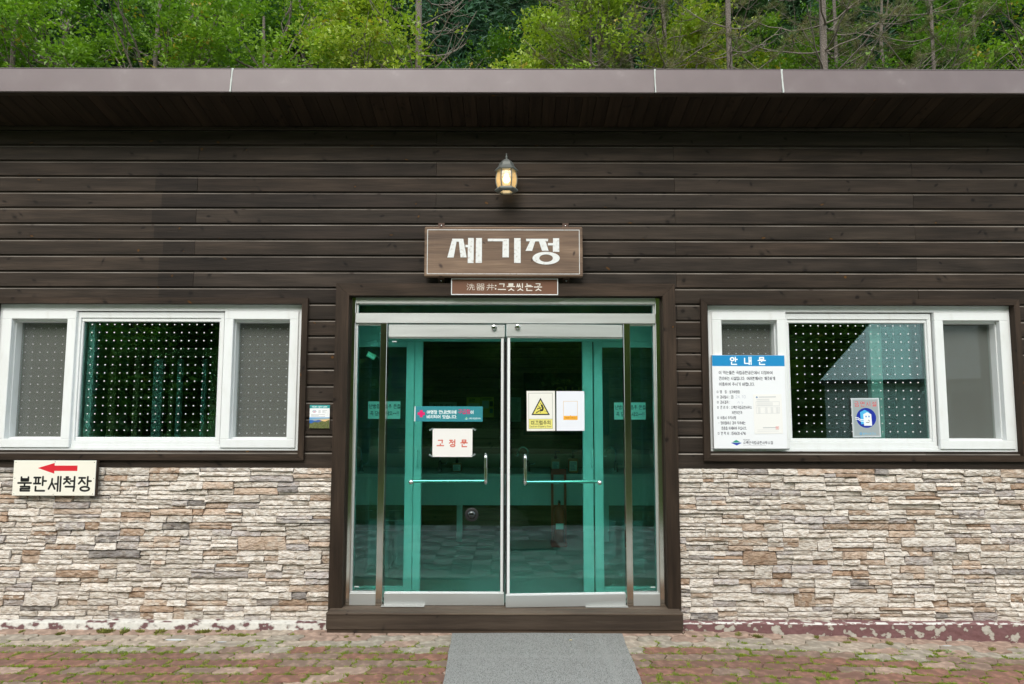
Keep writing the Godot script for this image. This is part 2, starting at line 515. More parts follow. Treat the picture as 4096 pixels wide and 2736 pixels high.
func make_materials() -> void:
	var siding := wood_tex(11, lin(0.020, 0.0146, 0.0108), lin(0.037, 0.0268, 0.0200), lin(0.064, 0.0455, 0.0340), 80, 0.3)
	M.siding = wood_mat(siding, Color.WHITE, 0.62, 0.12)
	M.siding.metallic_specular = 0.3
	M.edge = wood_mat(siding, Color.WHITE, 0.7, 0.1)
	var pale := wood_tex(12, lin(0.08, 0.066, 0.055), lin(0.18, 0.157, 0.132), lin(0.32, 0.29, 0.255), 10, 0.0)
	M.edge = wood_mat(pale, Color.WHITE, 0.75, 0.1)
	M.trim = wood_mat(siding, Color.WHITE, 0.6, 0.12)
	M.trim.metallic_specular = 0.3
	var board := wood_tex(13, lin(0.09, 0.055, 0.036), lin(0.16, 0.10, 0.064), lin(0.25, 0.165, 0.108), 24, 0.0)
	M.sign = wood_mat(board, Color.WHITE, 0.65, 0.15)
	M.deck = wood_mat(board, lin(0.62, 0.74, 0.84), 0.75, 0.15)
	M.dark_wood = flat_mat(lin(0.03, 0.022, 0.017), 0.8)
	M.core = flat_mat(lin(0.025, 0.02, 0.016), 0.9)
	# room inside
	M.room_wood = wood_mat(board, lin(1.0, 0.82, 0.62), 0.6, 0.1)
	M.room_plain = flat_mat(lin(0.46, 0.40, 0.31), 0.85)
	M.room_floor = flat_mat(lin(0.46, 0.46, 0.43), 0.5)
	M.counter = flat_mat(lin(0.5, 0.51, 0.5), 0.35)
	M.counter_edge = flat_mat(lin(0.62, 0.6, 0.55), 0.3)
	M.splash = flat_mat(lin(0.30, 0.22, 0.12), 0.5)
	M.timber = flat_mat(lin(0.5, 0.33, 0.13), 0.6)
	# roof edge sheet metal with faint chalking
	var chalk := noise_img(21, 0.01, 512, 256, 5)
	M.fascia = flat_mat(lin(1, 1, 1), 0.42)
	M.fascia.albedo_texture = ramp(chalk, [0.0, 0.45, 0.62, 0.85, 1.0], [lin(0.175, 0.138, 0.143), lin(0.185, 0.146, 0.151), lin(0.19, 0.151, 0.156), lin(0.20, 0.162, 0.166), lin(0.235, 0.195, 0.198)])
	M.sealant = flat_mat(lin(0.55, 0.58, 0.56), 0.8)
	M.roof = flat_mat(lin(0.14, 0.09, 0.085), 0.6)
	# white window profile
	M.pvc = flat_mat(Color.WHITE, 0.32)
	var film := noise_img(24, 0.02, 256, 256, 5)
	M.pvc.albedo_texture = ramp(film, [0.0, 0.3, 0.5, 1.0], [lin(0.74, 0.75, 0.735), lin(0.785, 0.803, 0.793), lin(0.80, 0.82, 0.815), lin(0.81, 0.83, 0.825)])
	M.pvc.uv1_triplanar = true
	M.pvc.uv1_scale = Vector3(2.2, 0.7, 2.2)
	M.plate = flat_mat(lin(0.36, 0.36, 0.34), 0.5, 0.3)
	M.gasket = flat_mat(lin(0.035, 0.035, 0.035), 0.7)
	M.glass = glass_mat(lin(0.72, 0.97, 0.92))
	M.door_glass = glass_mat(lin(0.42, 1.0, 0.9))
	M.clear_glass = flat_mat(Color(1, 1, 1, 0.02), 0.03)
	M.clear_glass.transparency = BaseMaterial3D.TRANSPARENCY_ALPHA
	M.screen = flat_mat(Color(lin(0.26, 0.275, 0.25).r, lin(0.26, 0.275, 0.25).g, lin(0.26, 0.275, 0.25).b, 0.26), 0.9)
	M.screen.transparency = BaseMaterial3D.TRANSPARENCY_ALPHA
	M.dot = flat_mat(lin(0.85, 0.85, 0.85), 0.5)
	# metal
	var brush := noise_img(22, 0.08, 64, 512, 3)
	brush.resize(512, 512, Image.INTERPOLATE_CUBIC)
	M.alu = flat_mat(lin(0.72, 0.74, 0.73), 0.42, 0.75)
	M.alu.roughness_texture = ramp(brush, [0.0, 1.0], [Color(0.8, 0.8, 0.8), Color(1, 1, 1)])
	M.steel = flat_mat(lin(0.66, 0.62, 0.55), 0.16, 1.0)
	M.steel.roughness_texture = ramp(brush, [0.0, 1.0], [Color(0.75, 0.75, 0.75), Color(1, 1, 1)])
	M.chrome = flat_mat(lin(0.72, 0.72, 0.71), 0.1, 1.0)
	M.rust = flat_mat(lin(0.10, 0.06, 0.045), 0.7, 0.3)
	M.lamp_metal = flat_mat(lin(0.16, 0.17, 0.16), 0.6, 0.4)
	M.black = flat_mat(lin(0.012, 0.012, 0.012), 0.5)
	M.white_paint = flat_mat(lin(0.78, 0.79, 0.78), 0.6)
	var worn := noise_img(23, 0.05, 256, 256, 4)
	M.letter = flat_mat(Color.WHITE, 0.7)
	M.letter.albedo_texture = ramp(worn, [0.0, 0.2, 0.32, 1.0], [lin(0.4, 0.34, 0.3), lin(0.62, 0.6, 0.57), lin(0.72, 0.73, 0.72), lin(0.78, 0.79, 0.78)])
	M.letter.uv1_triplanar = true
	M.letter.uv1_scale = Vector3(2.5, 2.5, 2.5)
	# stone veneer: tone comes from each stone, mottling and relief from here
	var sn := noise_img(31, 0.02, 512, 512, 5)
	var sr := noise_img(32, 0.022, 512, 512, 5, FastNoiseLite.TYPE_SIMPLEX_SMOOTH, true)
	sr.resize(1024, 512, Image.INTERPOLATE_CUBIC)
	sr.resize(512, 512, Image.INTERPOLATE_CUBIC)
	M.stone = flat_mat(Color.WHITE, 0.88)
	M.stone.vertex_color_use_as_albedo = true
	M.stone.albedo_texture = ramp(sn, [0.0, 0.3, 0.42, 0.6, 1.0], [lin(0.6, 0.54, 0.5), lin(0.78, 0.73, 0.68), lin(0.92, 0.9, 0.88), lin(1, 1, 1), lin(1, 1, 1)])
	M.stone.heightmap_enabled = true
	M.stone.heightmap_texture = ImageTexture.create_from_image(sr)
	M.stone.heightmap_scale = 0.8
	M.mortar = flat_mat(lin(0.3, 0.265, 0.235), 0.95)
	# painted concrete plinth: plaster paint in one colour over the other, flaked away
	for side in ["left", "right"]:
		var flake := noise_img(41 if side == "left" else 42, 0.028, 512, 512, 5)
		var m := flat_mat(Color.WHITE, 0.9)
		if side == "left":
			m.albedo_texture = ramp(flake, [0.0, 0.31, 0.335, 0.40, 0.45, 0.62, 1.0], [lin(0.12, 0.06, 0.06), lin(0.16, 0.08, 0.08), lin(0.36, 0.34, 0.30), lin(0.42, 0.40, 0.36), lin(0.6, 0.57, 0.52), lin(0.68, 0.66, 0.6), lin(0.5, 0.48, 0.43)])
		else:
			m.albedo_texture = ramp(flake, [0.0, 0.40, 0.60, 0.645, 0.66, 0.73, 1.0], [lin(0.15, 0.07, 0.07), lin(0.20, 0.098, 0.098), lin(0.17, 0.085, 0.085), lin(0.2, 0.12, 0.11), lin(0.40, 0.37, 0.31), lin(0.46, 0.43, 0.37), lin(0.55, 0.52, 0.46)])
		m.heightmap_enabled = true
		m.heightmap_texture = ImageTexture.create_from_image(noise_img(43, 0.06, 256, 256, 4))
		m.heightmap_scale = 0.6
		M["plinth_" + side] = m
	M.plaster = flat_mat(Color.WHITE, 0.9)
	M.plaster.albedo_texture = ramp(noise_img(44, 0.03, 512, 512, 5), [0.0, 0.44, 0.47, 0.52, 1.0], [lin(0.2, 0.1, 0.1), lin(0.22, 0.115, 0.112), lin(0.5, 0.46, 0.42), lin(0.66, 0.64, 0.6), lin(0.72, 0.7, 0.66)])
	# paving
	var pv := noise_img(51, 0.012, 512, 512, 4)
	var pt := ramp(pv, [0.0, 0.35, 0.52, 0.62, 0.75, 1.0], [lin(0.54, 0.54, 0.52), lin(0.62, 0.61, 0.6), lin(0.68, 0.67, 0.66), lin(0.78, 0.78, 0.78), lin(0.92, 0.91, 0.9), lin(1, 1, 1)])
	var grit := ImageTexture.create_from_image(noise_img(52, 0.2, 256, 256, 3))
	var tones := {"red": lin(0.33, 0.165, 0.115), "dark_red": lin(0.28, 0.15, 0.108), "pink": lin(0.50, 0.35, 0.27), "tan": lin(0.56, 0.465, 0.37), "grey": lin(0.47, 0.41, 0.33), "brown": lin(0.33, 0.225, 0.17)}
	for k in tones:
		var m := flat_mat(tones[k], 0.92)
		m.albedo_texture = pt
		m.uv1_triplanar = true
		m.uv1_world_triplanar = true
		m.uv1_scale = Vector3(2.3, 2.3, 2.3)
		m.heightmap_enabled = true
		m.heightmap_texture = grit
		m.heightmap_scale = 0.15
		M["paver_" + k] = m
	M.soil = flat_mat(Color.WHITE, 0.95)
	M.soil.albedo_texture = ramp(noise_img(53, 0.03, 256, 256, 4), [0.0, 0.45, 0.55, 1.0], [lin(0.10, 0.075, 0.05), lin(0.16, 0.13, 0.09), lin(0.07, 0.1, 0.025), lin(0.09, 0.14, 0.03)])
	M.soil.uv1_triplanar = true
	M.soil.uv1_scale = Vector3(1.2, 1.2, 1.2)
	M.slab_light = flat_mat(lin(0.38, 0.385, 0.36), 0.9)
	M.slab_dark = flat_mat(lin(0.2, 0.21, 0.19), 0.9)
	M.kerb = flat_mat(lin(0.48, 0.47, 0.43), 0.9)
	M.moss = flat_mat(Color.WHITE, 0.9)
	M.moss.vertex_color_use_as_albedo = true
	M.moss.backlight_enabled = true
	M.moss.backlight = lin(0.12, 0.16, 0.03)
	# coil mat: looped grey vinyl
	var loops := noise_img(54, 0.09, 1024, 1024, 2, FastNoiseLite.TYPE_SIMPLEX_SMOOTH, true)
	M.mat = flat_mat(Color.WHITE, 0.95)
	M.mat.albedo_texture = ramp(loops, [0.0, 0.35, 0.5, 0.7, 1.0], [lin(0.05, 0.05, 0.046), lin(0.10, 0.10, 0.094), lin(0.23, 0.228, 0.214), lin(0.31, 0.307, 0.288), lin(0.36, 0.356, 0.336)])
	M.mat.uv1_triplanar = true
	M.mat.uv1_scale = Vector3(0.9, 0.9, 0.9)
	M.mat.heightmap_enabled = true
	M.mat.heightmap_texture = ImageTexture.create_from_image(loops)
	M.mat.heightmap_scale = 0.5
	# plants
	for k in ["leaf", "needle", "dark_leaf"]:
		var m := flat_mat(Color.WHITE, 0.5 if k == "leaf" else 0.65)
		m.vertex_color_use_as_albedo = true
		m.backlight_enabled = true
		m.backlight = lin(0.62, 0.72, 0.2) if k == "leaf" else lin(0.3, 0.36, 0.14)
		M[k] = m
	var bk := noise_img(61, 0.05, 256, 256, 4)
	for k in {"bark": 0, "bark_pale": 1, "twig": 2}:
		var m := flat_mat(Color.WHITE, 0.9)
		var s: float = {"bark": 1.5, "bark_pale": 2.2, "twig": 1.8}[k]
		m.albedo_texture = ramp(bk, [0.0, 0.5, 1.0], [lin(0.05 * s, 0.04 * s, 0.033 * s), lin(0.11 * s, 0.092 * s, 0.078 * s), lin(0.2 * s, 0.175 * s, 0.155 * s)])
		m.uv1_triplanar = true
		m.uv1_scale = Vector3(4, 1.6, 4)
		m.heightmap_enabled = true
		m.heightmap_texture = ImageTexture.create_from_image(bk)
		m.heightmap_scale = 1.5
		M[k] = m
	M.hill = flat_mat(Color.WHITE, 1.0, 0.0, 0.1)
	M.hill.albedo_texture = ramp(noise_img(62, 0.04, 256, 256, 5), [0.0, 0.5, 1.0], [lin(0.03, 0.05, 0.02), lin(0.055, 0.085, 0.03), lin(0.09, 0.1, 0.045)])
	M.hill.uv1_triplanar = true
	M.hill.uv1_scale = Vector3(0.25, 0.25, 0.25)
	M.lawn = flat_mat(Color.WHITE, 1.0)
	M.lawn.albedo_texture = ramp(noise_img(63, 0.04, 256, 256, 5), [0.0, 0.5, 1.0], [lin(0.05, 0.07, 0.025), lin(0.07, 0.105, 0.03), lin(0.14, 0.12, 0.08)])
	M.lawn.uv1_triplanar = true
	M.lawn.uv1_scale = Vector3(0.4, 0.4, 0.4)
	M.shelter_wall = flat_mat(lin(0.78, 0.79, 0.79), 0.8)
	M.shelter_sheet = flat_mat(lin(0.82, 0.83, 0.83), 0.6)
	M.shelter_trim = flat_mat(lin(0.7, 0.71, 0.7), 0.6)
	M.shelter_roof = flat_mat(lin(0.05, 0.045, 0.042), 0.7)
	M.red = flat_mat(lin(0.55, 0.05, 0.03), 0.4)
	M.amber = flat_mat(Color(lin(0.56, 0.45, 0.27).r, lin(0.56, 0.45, 0.27).g, lin(0.56, 0.45, 0.27).b, 0.62), 0.2)
	M.amber.transparency = BaseMaterial3D.TRANSPARENCY_ALPHA
	M.bulb = flat_mat(lin(0.9, 0.85, 0.7), 0.4)
	M.bulb.emission_enabled = true
	M.bulb.emission = lin(1.0, 0.86, 0.58)
	M.bulb.emission_energy_multiplier = 2.2

# ---------------------------------------------------------------- the wash house
const PITCH := 0.1229
const JOINT_ODD := [-2.411, 1.242, 4.89]
const JOINT_EVEN := [-4.232, -0.583, 3.066]

func line_y(k: int) -> float:
	return 3.436 - PITCH * k

func gy(x: float) -> float:
	return -0.014 - 0.034 * maxf(0.0, x - 1.25)

# one siding board: flat face, pale worn bevel on top, set-back lip behind the next board
func siding_board(house: Node3D, k: int, x0: float, x1: float) -> void:
	var yt := line_y(k)
	var yb := line_y(k + 1) + 0.019
	if k == 18:
		yb = 1.121
	var g := Geo.new()
	g.uo = Vector2(rng.randf(), rng.randf())
	var tone := rng.randf_range(0.80, 1.0)
	var warm := rng.randf_range(-0.04, 0.05)
	g.col = Color(minf(1.0, tone * (1.0 + warm)), tone, tone * (1.0 - warm))
	var dz := rng.randf_range(-0.0012, 0.0012)
	var prof := PackedVector2Array([Vector2(dz, yb), Vector2(dz, yt - 0.004), Vector2(-0.0085, yt + 0.004), Vector2(-0.0125, yt + 0.004), Vector2(-0.0125, yt + 0.0205), Vector2(-0.022, yt + 0.0205), Vector2(-0.022, yb)])
	var e := Geo.new()
	e.uo = Vector2(rng.randf(), rng.randf())
	e.col = Color(1, 1, 1) * rng.randf_range(0.75, 1.0)
	# the stretch repainted in a paler coat ends in a ragged line
	var cuts := [x0, x1]
	var stain := -2.70 + rng.randf_range(-0.05, 0.05)
	var repaint := k >= 1 and k <= 8 and x0 < stain and x1 > stain
	if repaint:
		cuts = [x0, stain, x1]
	for i in cuts.size() - 1:
		if k >= 1 and k <= 8 and cuts[i + 1] <= stain + 0.001:
			g.col = Color(1, 0.99, 0.97)
		elif repaint:
			g.col = Color(0.60, 0.60, 0.62)
		g.prism(prof, 0, cuts[i], cuts[i + 1], i == 0 or i == cuts.size() - 2, [0, 2, 3, 4, 5, 6])
	e.prism(prof, 0, x0, x1, false, [1])
	var m := g.mesh()
	m = e.mesh(m)
	put("siding_board", m, [M.siding, M.edge], house)

func spans(k: int) -> Array:
	var blocked := []
	if k >= 9 and k <= 17:
		blocked.append([-3.93, -1.55])
		blocked.append([1.43, 3.785])
	if k >= 8:
		blocked.append([-1.27, 1.17])
	blocked.sort_custom(func(a, b): return a[0] < b[0])
	var out := []
	var at := -5.2
	for b in blocked:
		out.append([at, b[0]])
		at = b[1]
	out.append([at, 5.2])
	var cut := []
	for s in out:
		var x: float = s[0]
		for j in (JOINT_ODD if posmod(k, 2) == 1 else JOINT_EVEN):
			if j > x + 0.05 and j < s[1] - 0.05:
				cut.append([x, j - 0.0012])
				x = j + 0.0012
		cut.append([x, s[1]])
	return cut

func mitred(house: Node3D, called: String, ox0: float, oy0: float, ox1: float, oy1: float, ix0: float, iy0: float, ix1: float, iy1: float, z0: float, z1: float, bottom: bool) -> void:
	var gap := 0.0008
	var lists := [
		[[ox0 + gap, oy1], [ox1 - gap, oy1], [ix1 - gap, iy1], [ix0 + gap, iy1], 0],
		[[ox0, oy1 - gap], [ix0, iy1 - gap], [ix0, iy0], [ox0, oy0], 1],
		[[ox1, oy1 - gap], [ix1, iy1 - gap], [ix1, iy0], [ox1, oy0], 1]]
	if bottom:
		lists.append([[ox0 + gap, oy0], [ox1 - gap, oy0], [ix1 - gap, iy0], [ix0 + gap, iy0], 0])
	for l in lists:
		var g := Geo.new()
		g.grain = l[4]
		g.uo = Vector2(rng.randf(), rng.randf())
		var t := rng.randf_range(0.85, 1.0)
		g.col = Color(t, t * 0.92, t * 0.84)
		var pts := PackedVector2Array()
		for i in 4:
			pts.append(Vector2(l[i][0], l[i][1]))
		g.prism(pts, 2, z0, z1)
		put(called, g.mesh(), M.trim, house)

func ring_frame(g: Geo, x0: float, y0: float, x1: float, y1: float, ix0: float, iy0: float, ix1: float, iy1: float, z0: float, z1: float, c := 0.002) -> void:
	g.box(Vector3(x0, iy1, z0), Vector3(x1, y1, z1), c)
	g.box(Vector3(x0, y0, z0), Vector3(x1, iy0, z1), c)
	g.box(Vector3(x0, iy0, z0), Vector3(ix0, iy1, z1), c)
	g.box(Vector3(ix1, iy0, z0), Vector3(x1, iy1, z1), c)

func dots(x0: float, x1: float, y0: float, y1: float, z: float, px: float, py: float, ox: float, oy: float) -> ArrayMesh:
	var g := Geo.new()
	var y := oy
	while y > y0 + 0.012:
		var x := ox
		while x < x1 - 0.01:
			if x > x0 + 0.01 and y < y1 - 0.012:
				var r := 0.0056 + rng.randf_range(-0.0004, 0.0004)
				for i in 6:
					var a := TAU * i / 6
					var b := TAU * (i + 1) / 6
					g.tri(Vector3(x, y, z), Vector3(x + cos(a) * r, y + sin(a) * r * 0.85, z), Vector3(x + cos(b) * r, y + sin(b) * r * 0.85, z), Vector3(0, 0, 1))
			x += px
		y -= py
	return g.mesh()

func make_window(house: Node3D, x: float, label: String, stile_x: float, stile_w: float) -> void:
	var win := Node3D.new()
	win.name = "window"
	house.add_child(win, true)
	win.set_meta("label", label)
	var z := -0.025
	var g := Geo.new()
	ring_frame(g, x, 1.217, x + 2.282, 2.338, x + 0.03, 1.262, x + 2.256, 2.286, -0.17, z)
	# lower track of the frame in front of the fixed light
	g.box(Vector3(x + 0.585, 1.2622, -0.168), Vector3(x + 1.70, 1.2855, -0.034), 0.002)
	put("outer_frame", g.mesh(), M.pvc, win)
	for s in [0.66, 1.24]:
		bx("drain_slot", Vector3(x + s, 1.2405, z - 0.002), Vector3(x + s + 0.022, 1.245, z + 0.0015), M.gasket, win)
	# fixed light in the middle
	var f := Geo.new()
	ring_frame(f, x + 0.578, 1.2856, x + 1.692, 2.277, x + 0.606, 1.312, x + 1.664, 2.235, -0.11, -0.038)
	ring_frame(f, x + 0.606, 1.312, x + 1.664, 2.235, x + 0.62, 1.338, x + 1.652, 2.207, -0.10, -0.048, 0.004)
	put("fixed_frame", f.mesh(), M.pvc, win)
	bx("glass_pane", Vector3(x + 0.616, 1.334, -0.070), Vector3(x + 1.656, 2.211, -0.064), M.glass, win)
	bx("glass_pane", Vector3(x + 0.616, 1.334, -0.088), Vector3(x + 1.656, 2.211, -0.082), M.glass, win)
	var dm := put("dot_pattern", dots(x + 0.62, x + 1.652, 1.338, 2.207, -0.0634, 0.0569, 0.0615, x + 0.678, 2.188), M.dot, win)
	dm.set_meta("kind", "stuff")
	# stile of the inner sash behind the glass
	bx("inner_stile", Vector3(stile_x, 1.25, -0.19), Vector3(stile_x + stile_w, 2.29, -0.135), M.pvc, win, 0.003)
	bx("inner_pane", Vector3(stile_x + stile_w, 1.30, -0.166), Vector3(x + 1.70, 2.25, -0.160), M.glass, win)
	for s in [[0.026, 0.584, 0.099, 0.518], [1.704, 2.262, 1.77, 2.197]]:
		var sash := Geo.new()
		ring_frame(sash, x + s[0], 1.2625, x + s[1], 2.2855, x + s[2], 1.327, x + s[3], 2.224, -0.058, -0.013, 0.003)
		put("sash", sash.mesh(), M.pvc, win)
		var inner := Geo.new()
		ring_frame(inner, x + s[0] + 0.02, 1.264, x + s[1] - 0.02, 2.284, x + s[2] + 0.006, 1.338, x + s[3] - 0.006, 2.206, -0.15, -0.0585, 0.002)
		put("sash_track", inner.mesh(), M.pvc, win)
		bx("insect_screen", Vector3(x + s[2] + 0.004, 1.336, -0.1225), Vector3(x + s[3] - 0.004, 2.208, -0.122), M.screen, win)
		bx("glass_pane", Vector3(x + s[2] + 0.004, 1.336, -0.142), Vector3(x + s[3] - 0.004, 2.208, -0.135), M.glass, win)
		if not (x > 0 and s[0] > 1.0):
			var d2 := put("dot_pattern", dots(x + s[2] + 0.006, x + s[3] - 0.006, 1.338, 2.206, -0.1343, 0.0569, 0.0615, x + s[2] + 0.03, 2.165), M.dot, win)
			d2.set_meta("kind", "stuff")

func tube_part(called: String, pts: Array, r: float, mat: Material, parent: Node3D, sides := 12) -> void:
	var g := Geo.new()
	g.smooth(true)
	var rr := []
	for p in pts:
		rr.append(r)
	g.tube(pts, rr, sides, false)
	g.smooth(false)
	put(called, g.mesh(), mat, parent)

# a glazed leaf in its own axes: hinge line at x = 0, leaf towards +x or -x
func make_leaf(house: Node3D, label: String, hinge: Vector3, dir: float, turn: float) -> Node3D:
	var leaf := Node3D.new()
	leaf.name = "door"
	house.add_child(leaf, true)
	leaf.set_meta("label", label)
	leaf.position = hinge
	leaf.rotation.y = turn
	var w := 0.879
	var B := func(called: String, xa: float, xb: float, ya: float, yb: float, za: float, zb: float, mat: Material, c: float):
		var p := minf(xa * dir, xb * dir)
		var q := maxf(xa * dir, xb * dir)
		bx(called, Vector3(p, ya, za), Vector3(q, yb, zb), mat, leaf, c)
	B.call("top_rail", 0.0, w, 2.093, 2.187, -0.022, 0.022, M.alu, 0.002)
	B.call("glazing_bead", 0.004, w - 0.004, 2.083, 2.0928, -0.012, 0.012, M.alu, 0.002)
	B.call("bottom_rail", 0.0, w, 0.127, 0.213, -0.022, 0.022, M.alu, 0.002)
	B.call("glazing_bead", 0.004, w - 0.004, 0.2132, 0.221, -0.013, 0.013, M.white_paint, 0.002)
	B.call("meeting_stile", w - 0.029, w - 0.009, 0.2212, 2.0828, -0.016, 0.016, M.pvc, 0.003)
	B.call("weather_strip", w - 0.0088, w, 0.2212, 2.0828, -0.01, 0.008, M.gasket, 0.0)
	B.call("glass_pane", 0.0, w - 0.0292, 0.2215, 2.0825, -0.004, 0.004, M.door_glass, 0.0)
	# lock cylinder in the top rail
	var g := Geo.new()
	g.smooth(true)
	var cx := dir * (w - 0.083)
	g.tube([Vector3(cx, 2.166, 0.02), Vector3(cx, 2.166, 0.032), Vector3(cx, 2.166, 0.0325), Vector3(cx, 2.166, 0.046), Vector3(cx, 2.166, 0.048)], [0.021, 0.021, 0.018, 0.018, 0.015], 20, true)
	put("lock", g.mesh(), M.chrome, leaf)
	bx("keyhole", Vector3(cx - 0.0012, 2.162, 0.0478), Vector3(cx + 0.0012, 2.17, 0.0486), M.black, leaf)
	# pull on the outside, push bar on the inside
	var hx := dir * (w - 0.139)
	var pts := []
	for i in 9:
		var a := PI * 0.5 * i / 8
		pts.append(Vector3(hx, 1.187 + sin(a) * 0.03, 0.034 + cos(a) * 0.03) if i < 0 else Vector3(hx, 1.190 + sin(a) * 0.026, 0.03 + cos(a) * 0.026))
	pts.reverse()
	var all := [Vector3(hx, 1.216, 0.004)]
	all.append_array(pts)
	for i in 9:
		var a := PI * 0.5 * i / 8
		all.append(Vector3(hx, 1.032 - sin(a) * 0.026, 0.03 + cos(a) * 0.026))
	all.append(Vector3(hx, 1.006, 0.004))
	tube_part("pull_handle", all, 0.0125, M.chrome, leaf)
	tube_part("push_bar", [Vector3(hx, 1.012, -0.06), Vector3(dir * 0.185, 1.012, -0.06)], 0.0125, M.chrome, leaf)
	for ex in [hx, dir * 0.185]:
		var e := Geo.new()
		e.smooth(true)
		e.tube([Vector3(ex, 1.012, -0.075), Vector3(ex, 1.012, -0.004)], [0.013, 0.013], 12)
		put("bar_mount", e.mesh(), M.chrome, leaf)
	var cap := Geo.new()
	cap.smooth(true)
	cap.tube([Vector3(dir * 0.185, 1.012, 0.004), Vector3(dir * 0.185, 1.012, 0.012), Vector3(dir * 0.185, 1.012, 0.02), Vector3(dir * 0.185, 1.012, 0.024)], [0.017, 0.018, 0.013, 0.003], 14)
	put("end_cap", cap.mesh(), M.chrome, leaf)
	return leaf

# irregular split-faced stone: front grid pushed in and out, rounded rim, sides back to the wall
func stone_into(g: Geo, x0: float, y0: float, x1: float, y1: float, depth: float, c: Color, noise: FastNoiseLite) -> void:
	var gap := 0.0014
	x0 += gap; x1 -= gap; y0 += gap * 0.8; y1 -= gap * 0.8
	var w := x1 - x0
	var hh := y1 - y0
	var nx := clampi(int(w / 0.024), 3, 8)
	var ny := 2 if hh < 0.045 else 3
	var tilt := rng.randf_range(-0.006, 0.006)
	var lean := rng.randf_range(-0.004, 0.009)
	var wob := minf(0.005, hh * 0.12)
	var off := rng.randf() * 100.0
	var skew_a := rng.randf_range(-0.5, 0.5) * hh * 0.4
	var skew_b := rng.randf_range(-0.5, 0.5) * hh * 0.4
	var P := []
	var F := []
	for j in ny + 1:
		var row := []
		var fr := []
		for i in nx + 1:
			var u := float(i) / nx
			var v := float(j) / ny
			var x := x0 + w * u
			var y := y0 + hh * v
			if j > 0 and j < ny:
				y += noise.get_noise_2d(x * 60.0, off) * hh * 0.22
			else:
				y += noise.get_noise_2d(x * 34.0 + off, j * 31.0) * wob * (1.0 if (j == 0) else -1.0) - (wob * 0.5 if j == ny else -wob * 0.5)
			if i == 0 or i == nx:
				x += noise.get_noise_2d(off + i * 7.0, y * 60.0) * 0.003 + (v - 0.5) * (skew_a if i == 0 else skew_b)
			else:
				x += rng.randf_range(-0.2, 0.2) * w / nx
			var rim := 0.0
			if i == 0 or i == nx or j == 0 or j == ny:
				rim = 0.0045
			var z := depth + tilt * (u - 0.5) * 2.0 + lean * (0.5 - v) * 2.0 + noise.get_noise_2d(x * 42.0 + off, y * 95.0) * 0.008 - rim
			row.append(Vector3(minf(x, -1.3222) if x < 0.0 else maxf(x, 1.2242), y, z))
		P.append(row)
	var pale := Color(0.74, 0.685, 0.605) * rng.randf_range(0.85, 1.05)
	var mixed := rng.randf_range(0.0, 0.75)
	for j in ny:
		for i in nx:
			g.col = c.lerp(pale, clampf(mixed * (0.35 + 1.6 * noise.get_noise_2d(off * 3.0 + i * 0.55, j * 0.9 + off)), 0.0, 0.85)) * rng.randf_range(0.93, 1.04)
			var a: Vector3 = P[j][i]
			var b: Vector3 = P[j][i + 1]
			var cc: Vector3 = P[j + 1][i + 1]
			var d: Vector3 = P[j + 1][i]
			if (i + j) % 2 == 0:
				g.tri(a, b, cc, Vector3(0, 0, 1)); g.tri(a, cc, d, Vector3(0, 0, 1))
			else:
				g.tri(a, b, d, Vector3(0, 0, 1)); g.tri(b, cc, d, Vector3(0, 0, 1))
	g.col = c
	for i in nx:
		for j in [0, ny]:
			var a: Vector3 = P[j][i]
			var b: Vector3 = P[j][i + 1]
			g.quad(a, b, Vector3(b.x, b.y, -0.012), Vector3(a.x, a.y, -0.012), Vector3(0, -1 if j == 0 else 1, 0))
	for j in ny:
		for i in [0, nx]:
			var a: Vector3 = P[j][i]
			var b: Vector3 = P[j + 1][i]
			g.quad(a, b, Vector3(b.x, b.y, -0.012), Vector3(a.x, a.y, -0.012), Vector3(-1 if i == 0 else 1, 0, 0))

func stone_tone() -> Color:
	var r := rng.randf()
	var c: Color
	if r < 0.50:
		c = Color(0.735, 0.672, 0.602)
	elif r < 0.67:
		c = Color(0.66, 0.60, 0.53)
	elif r < 0.80:
		c = Color(0.57, 0.44, 0.34)
	elif r < 0.86:
		c = Color(0.43, 0.30, 0.21)
	elif r < 0.975:
		c = Color(0.50, 0.452, 0.428)
	else:
		c = Color(0.26, 0.235, 0.22)
	return c * rng.randf_range(0.88, 1.08)

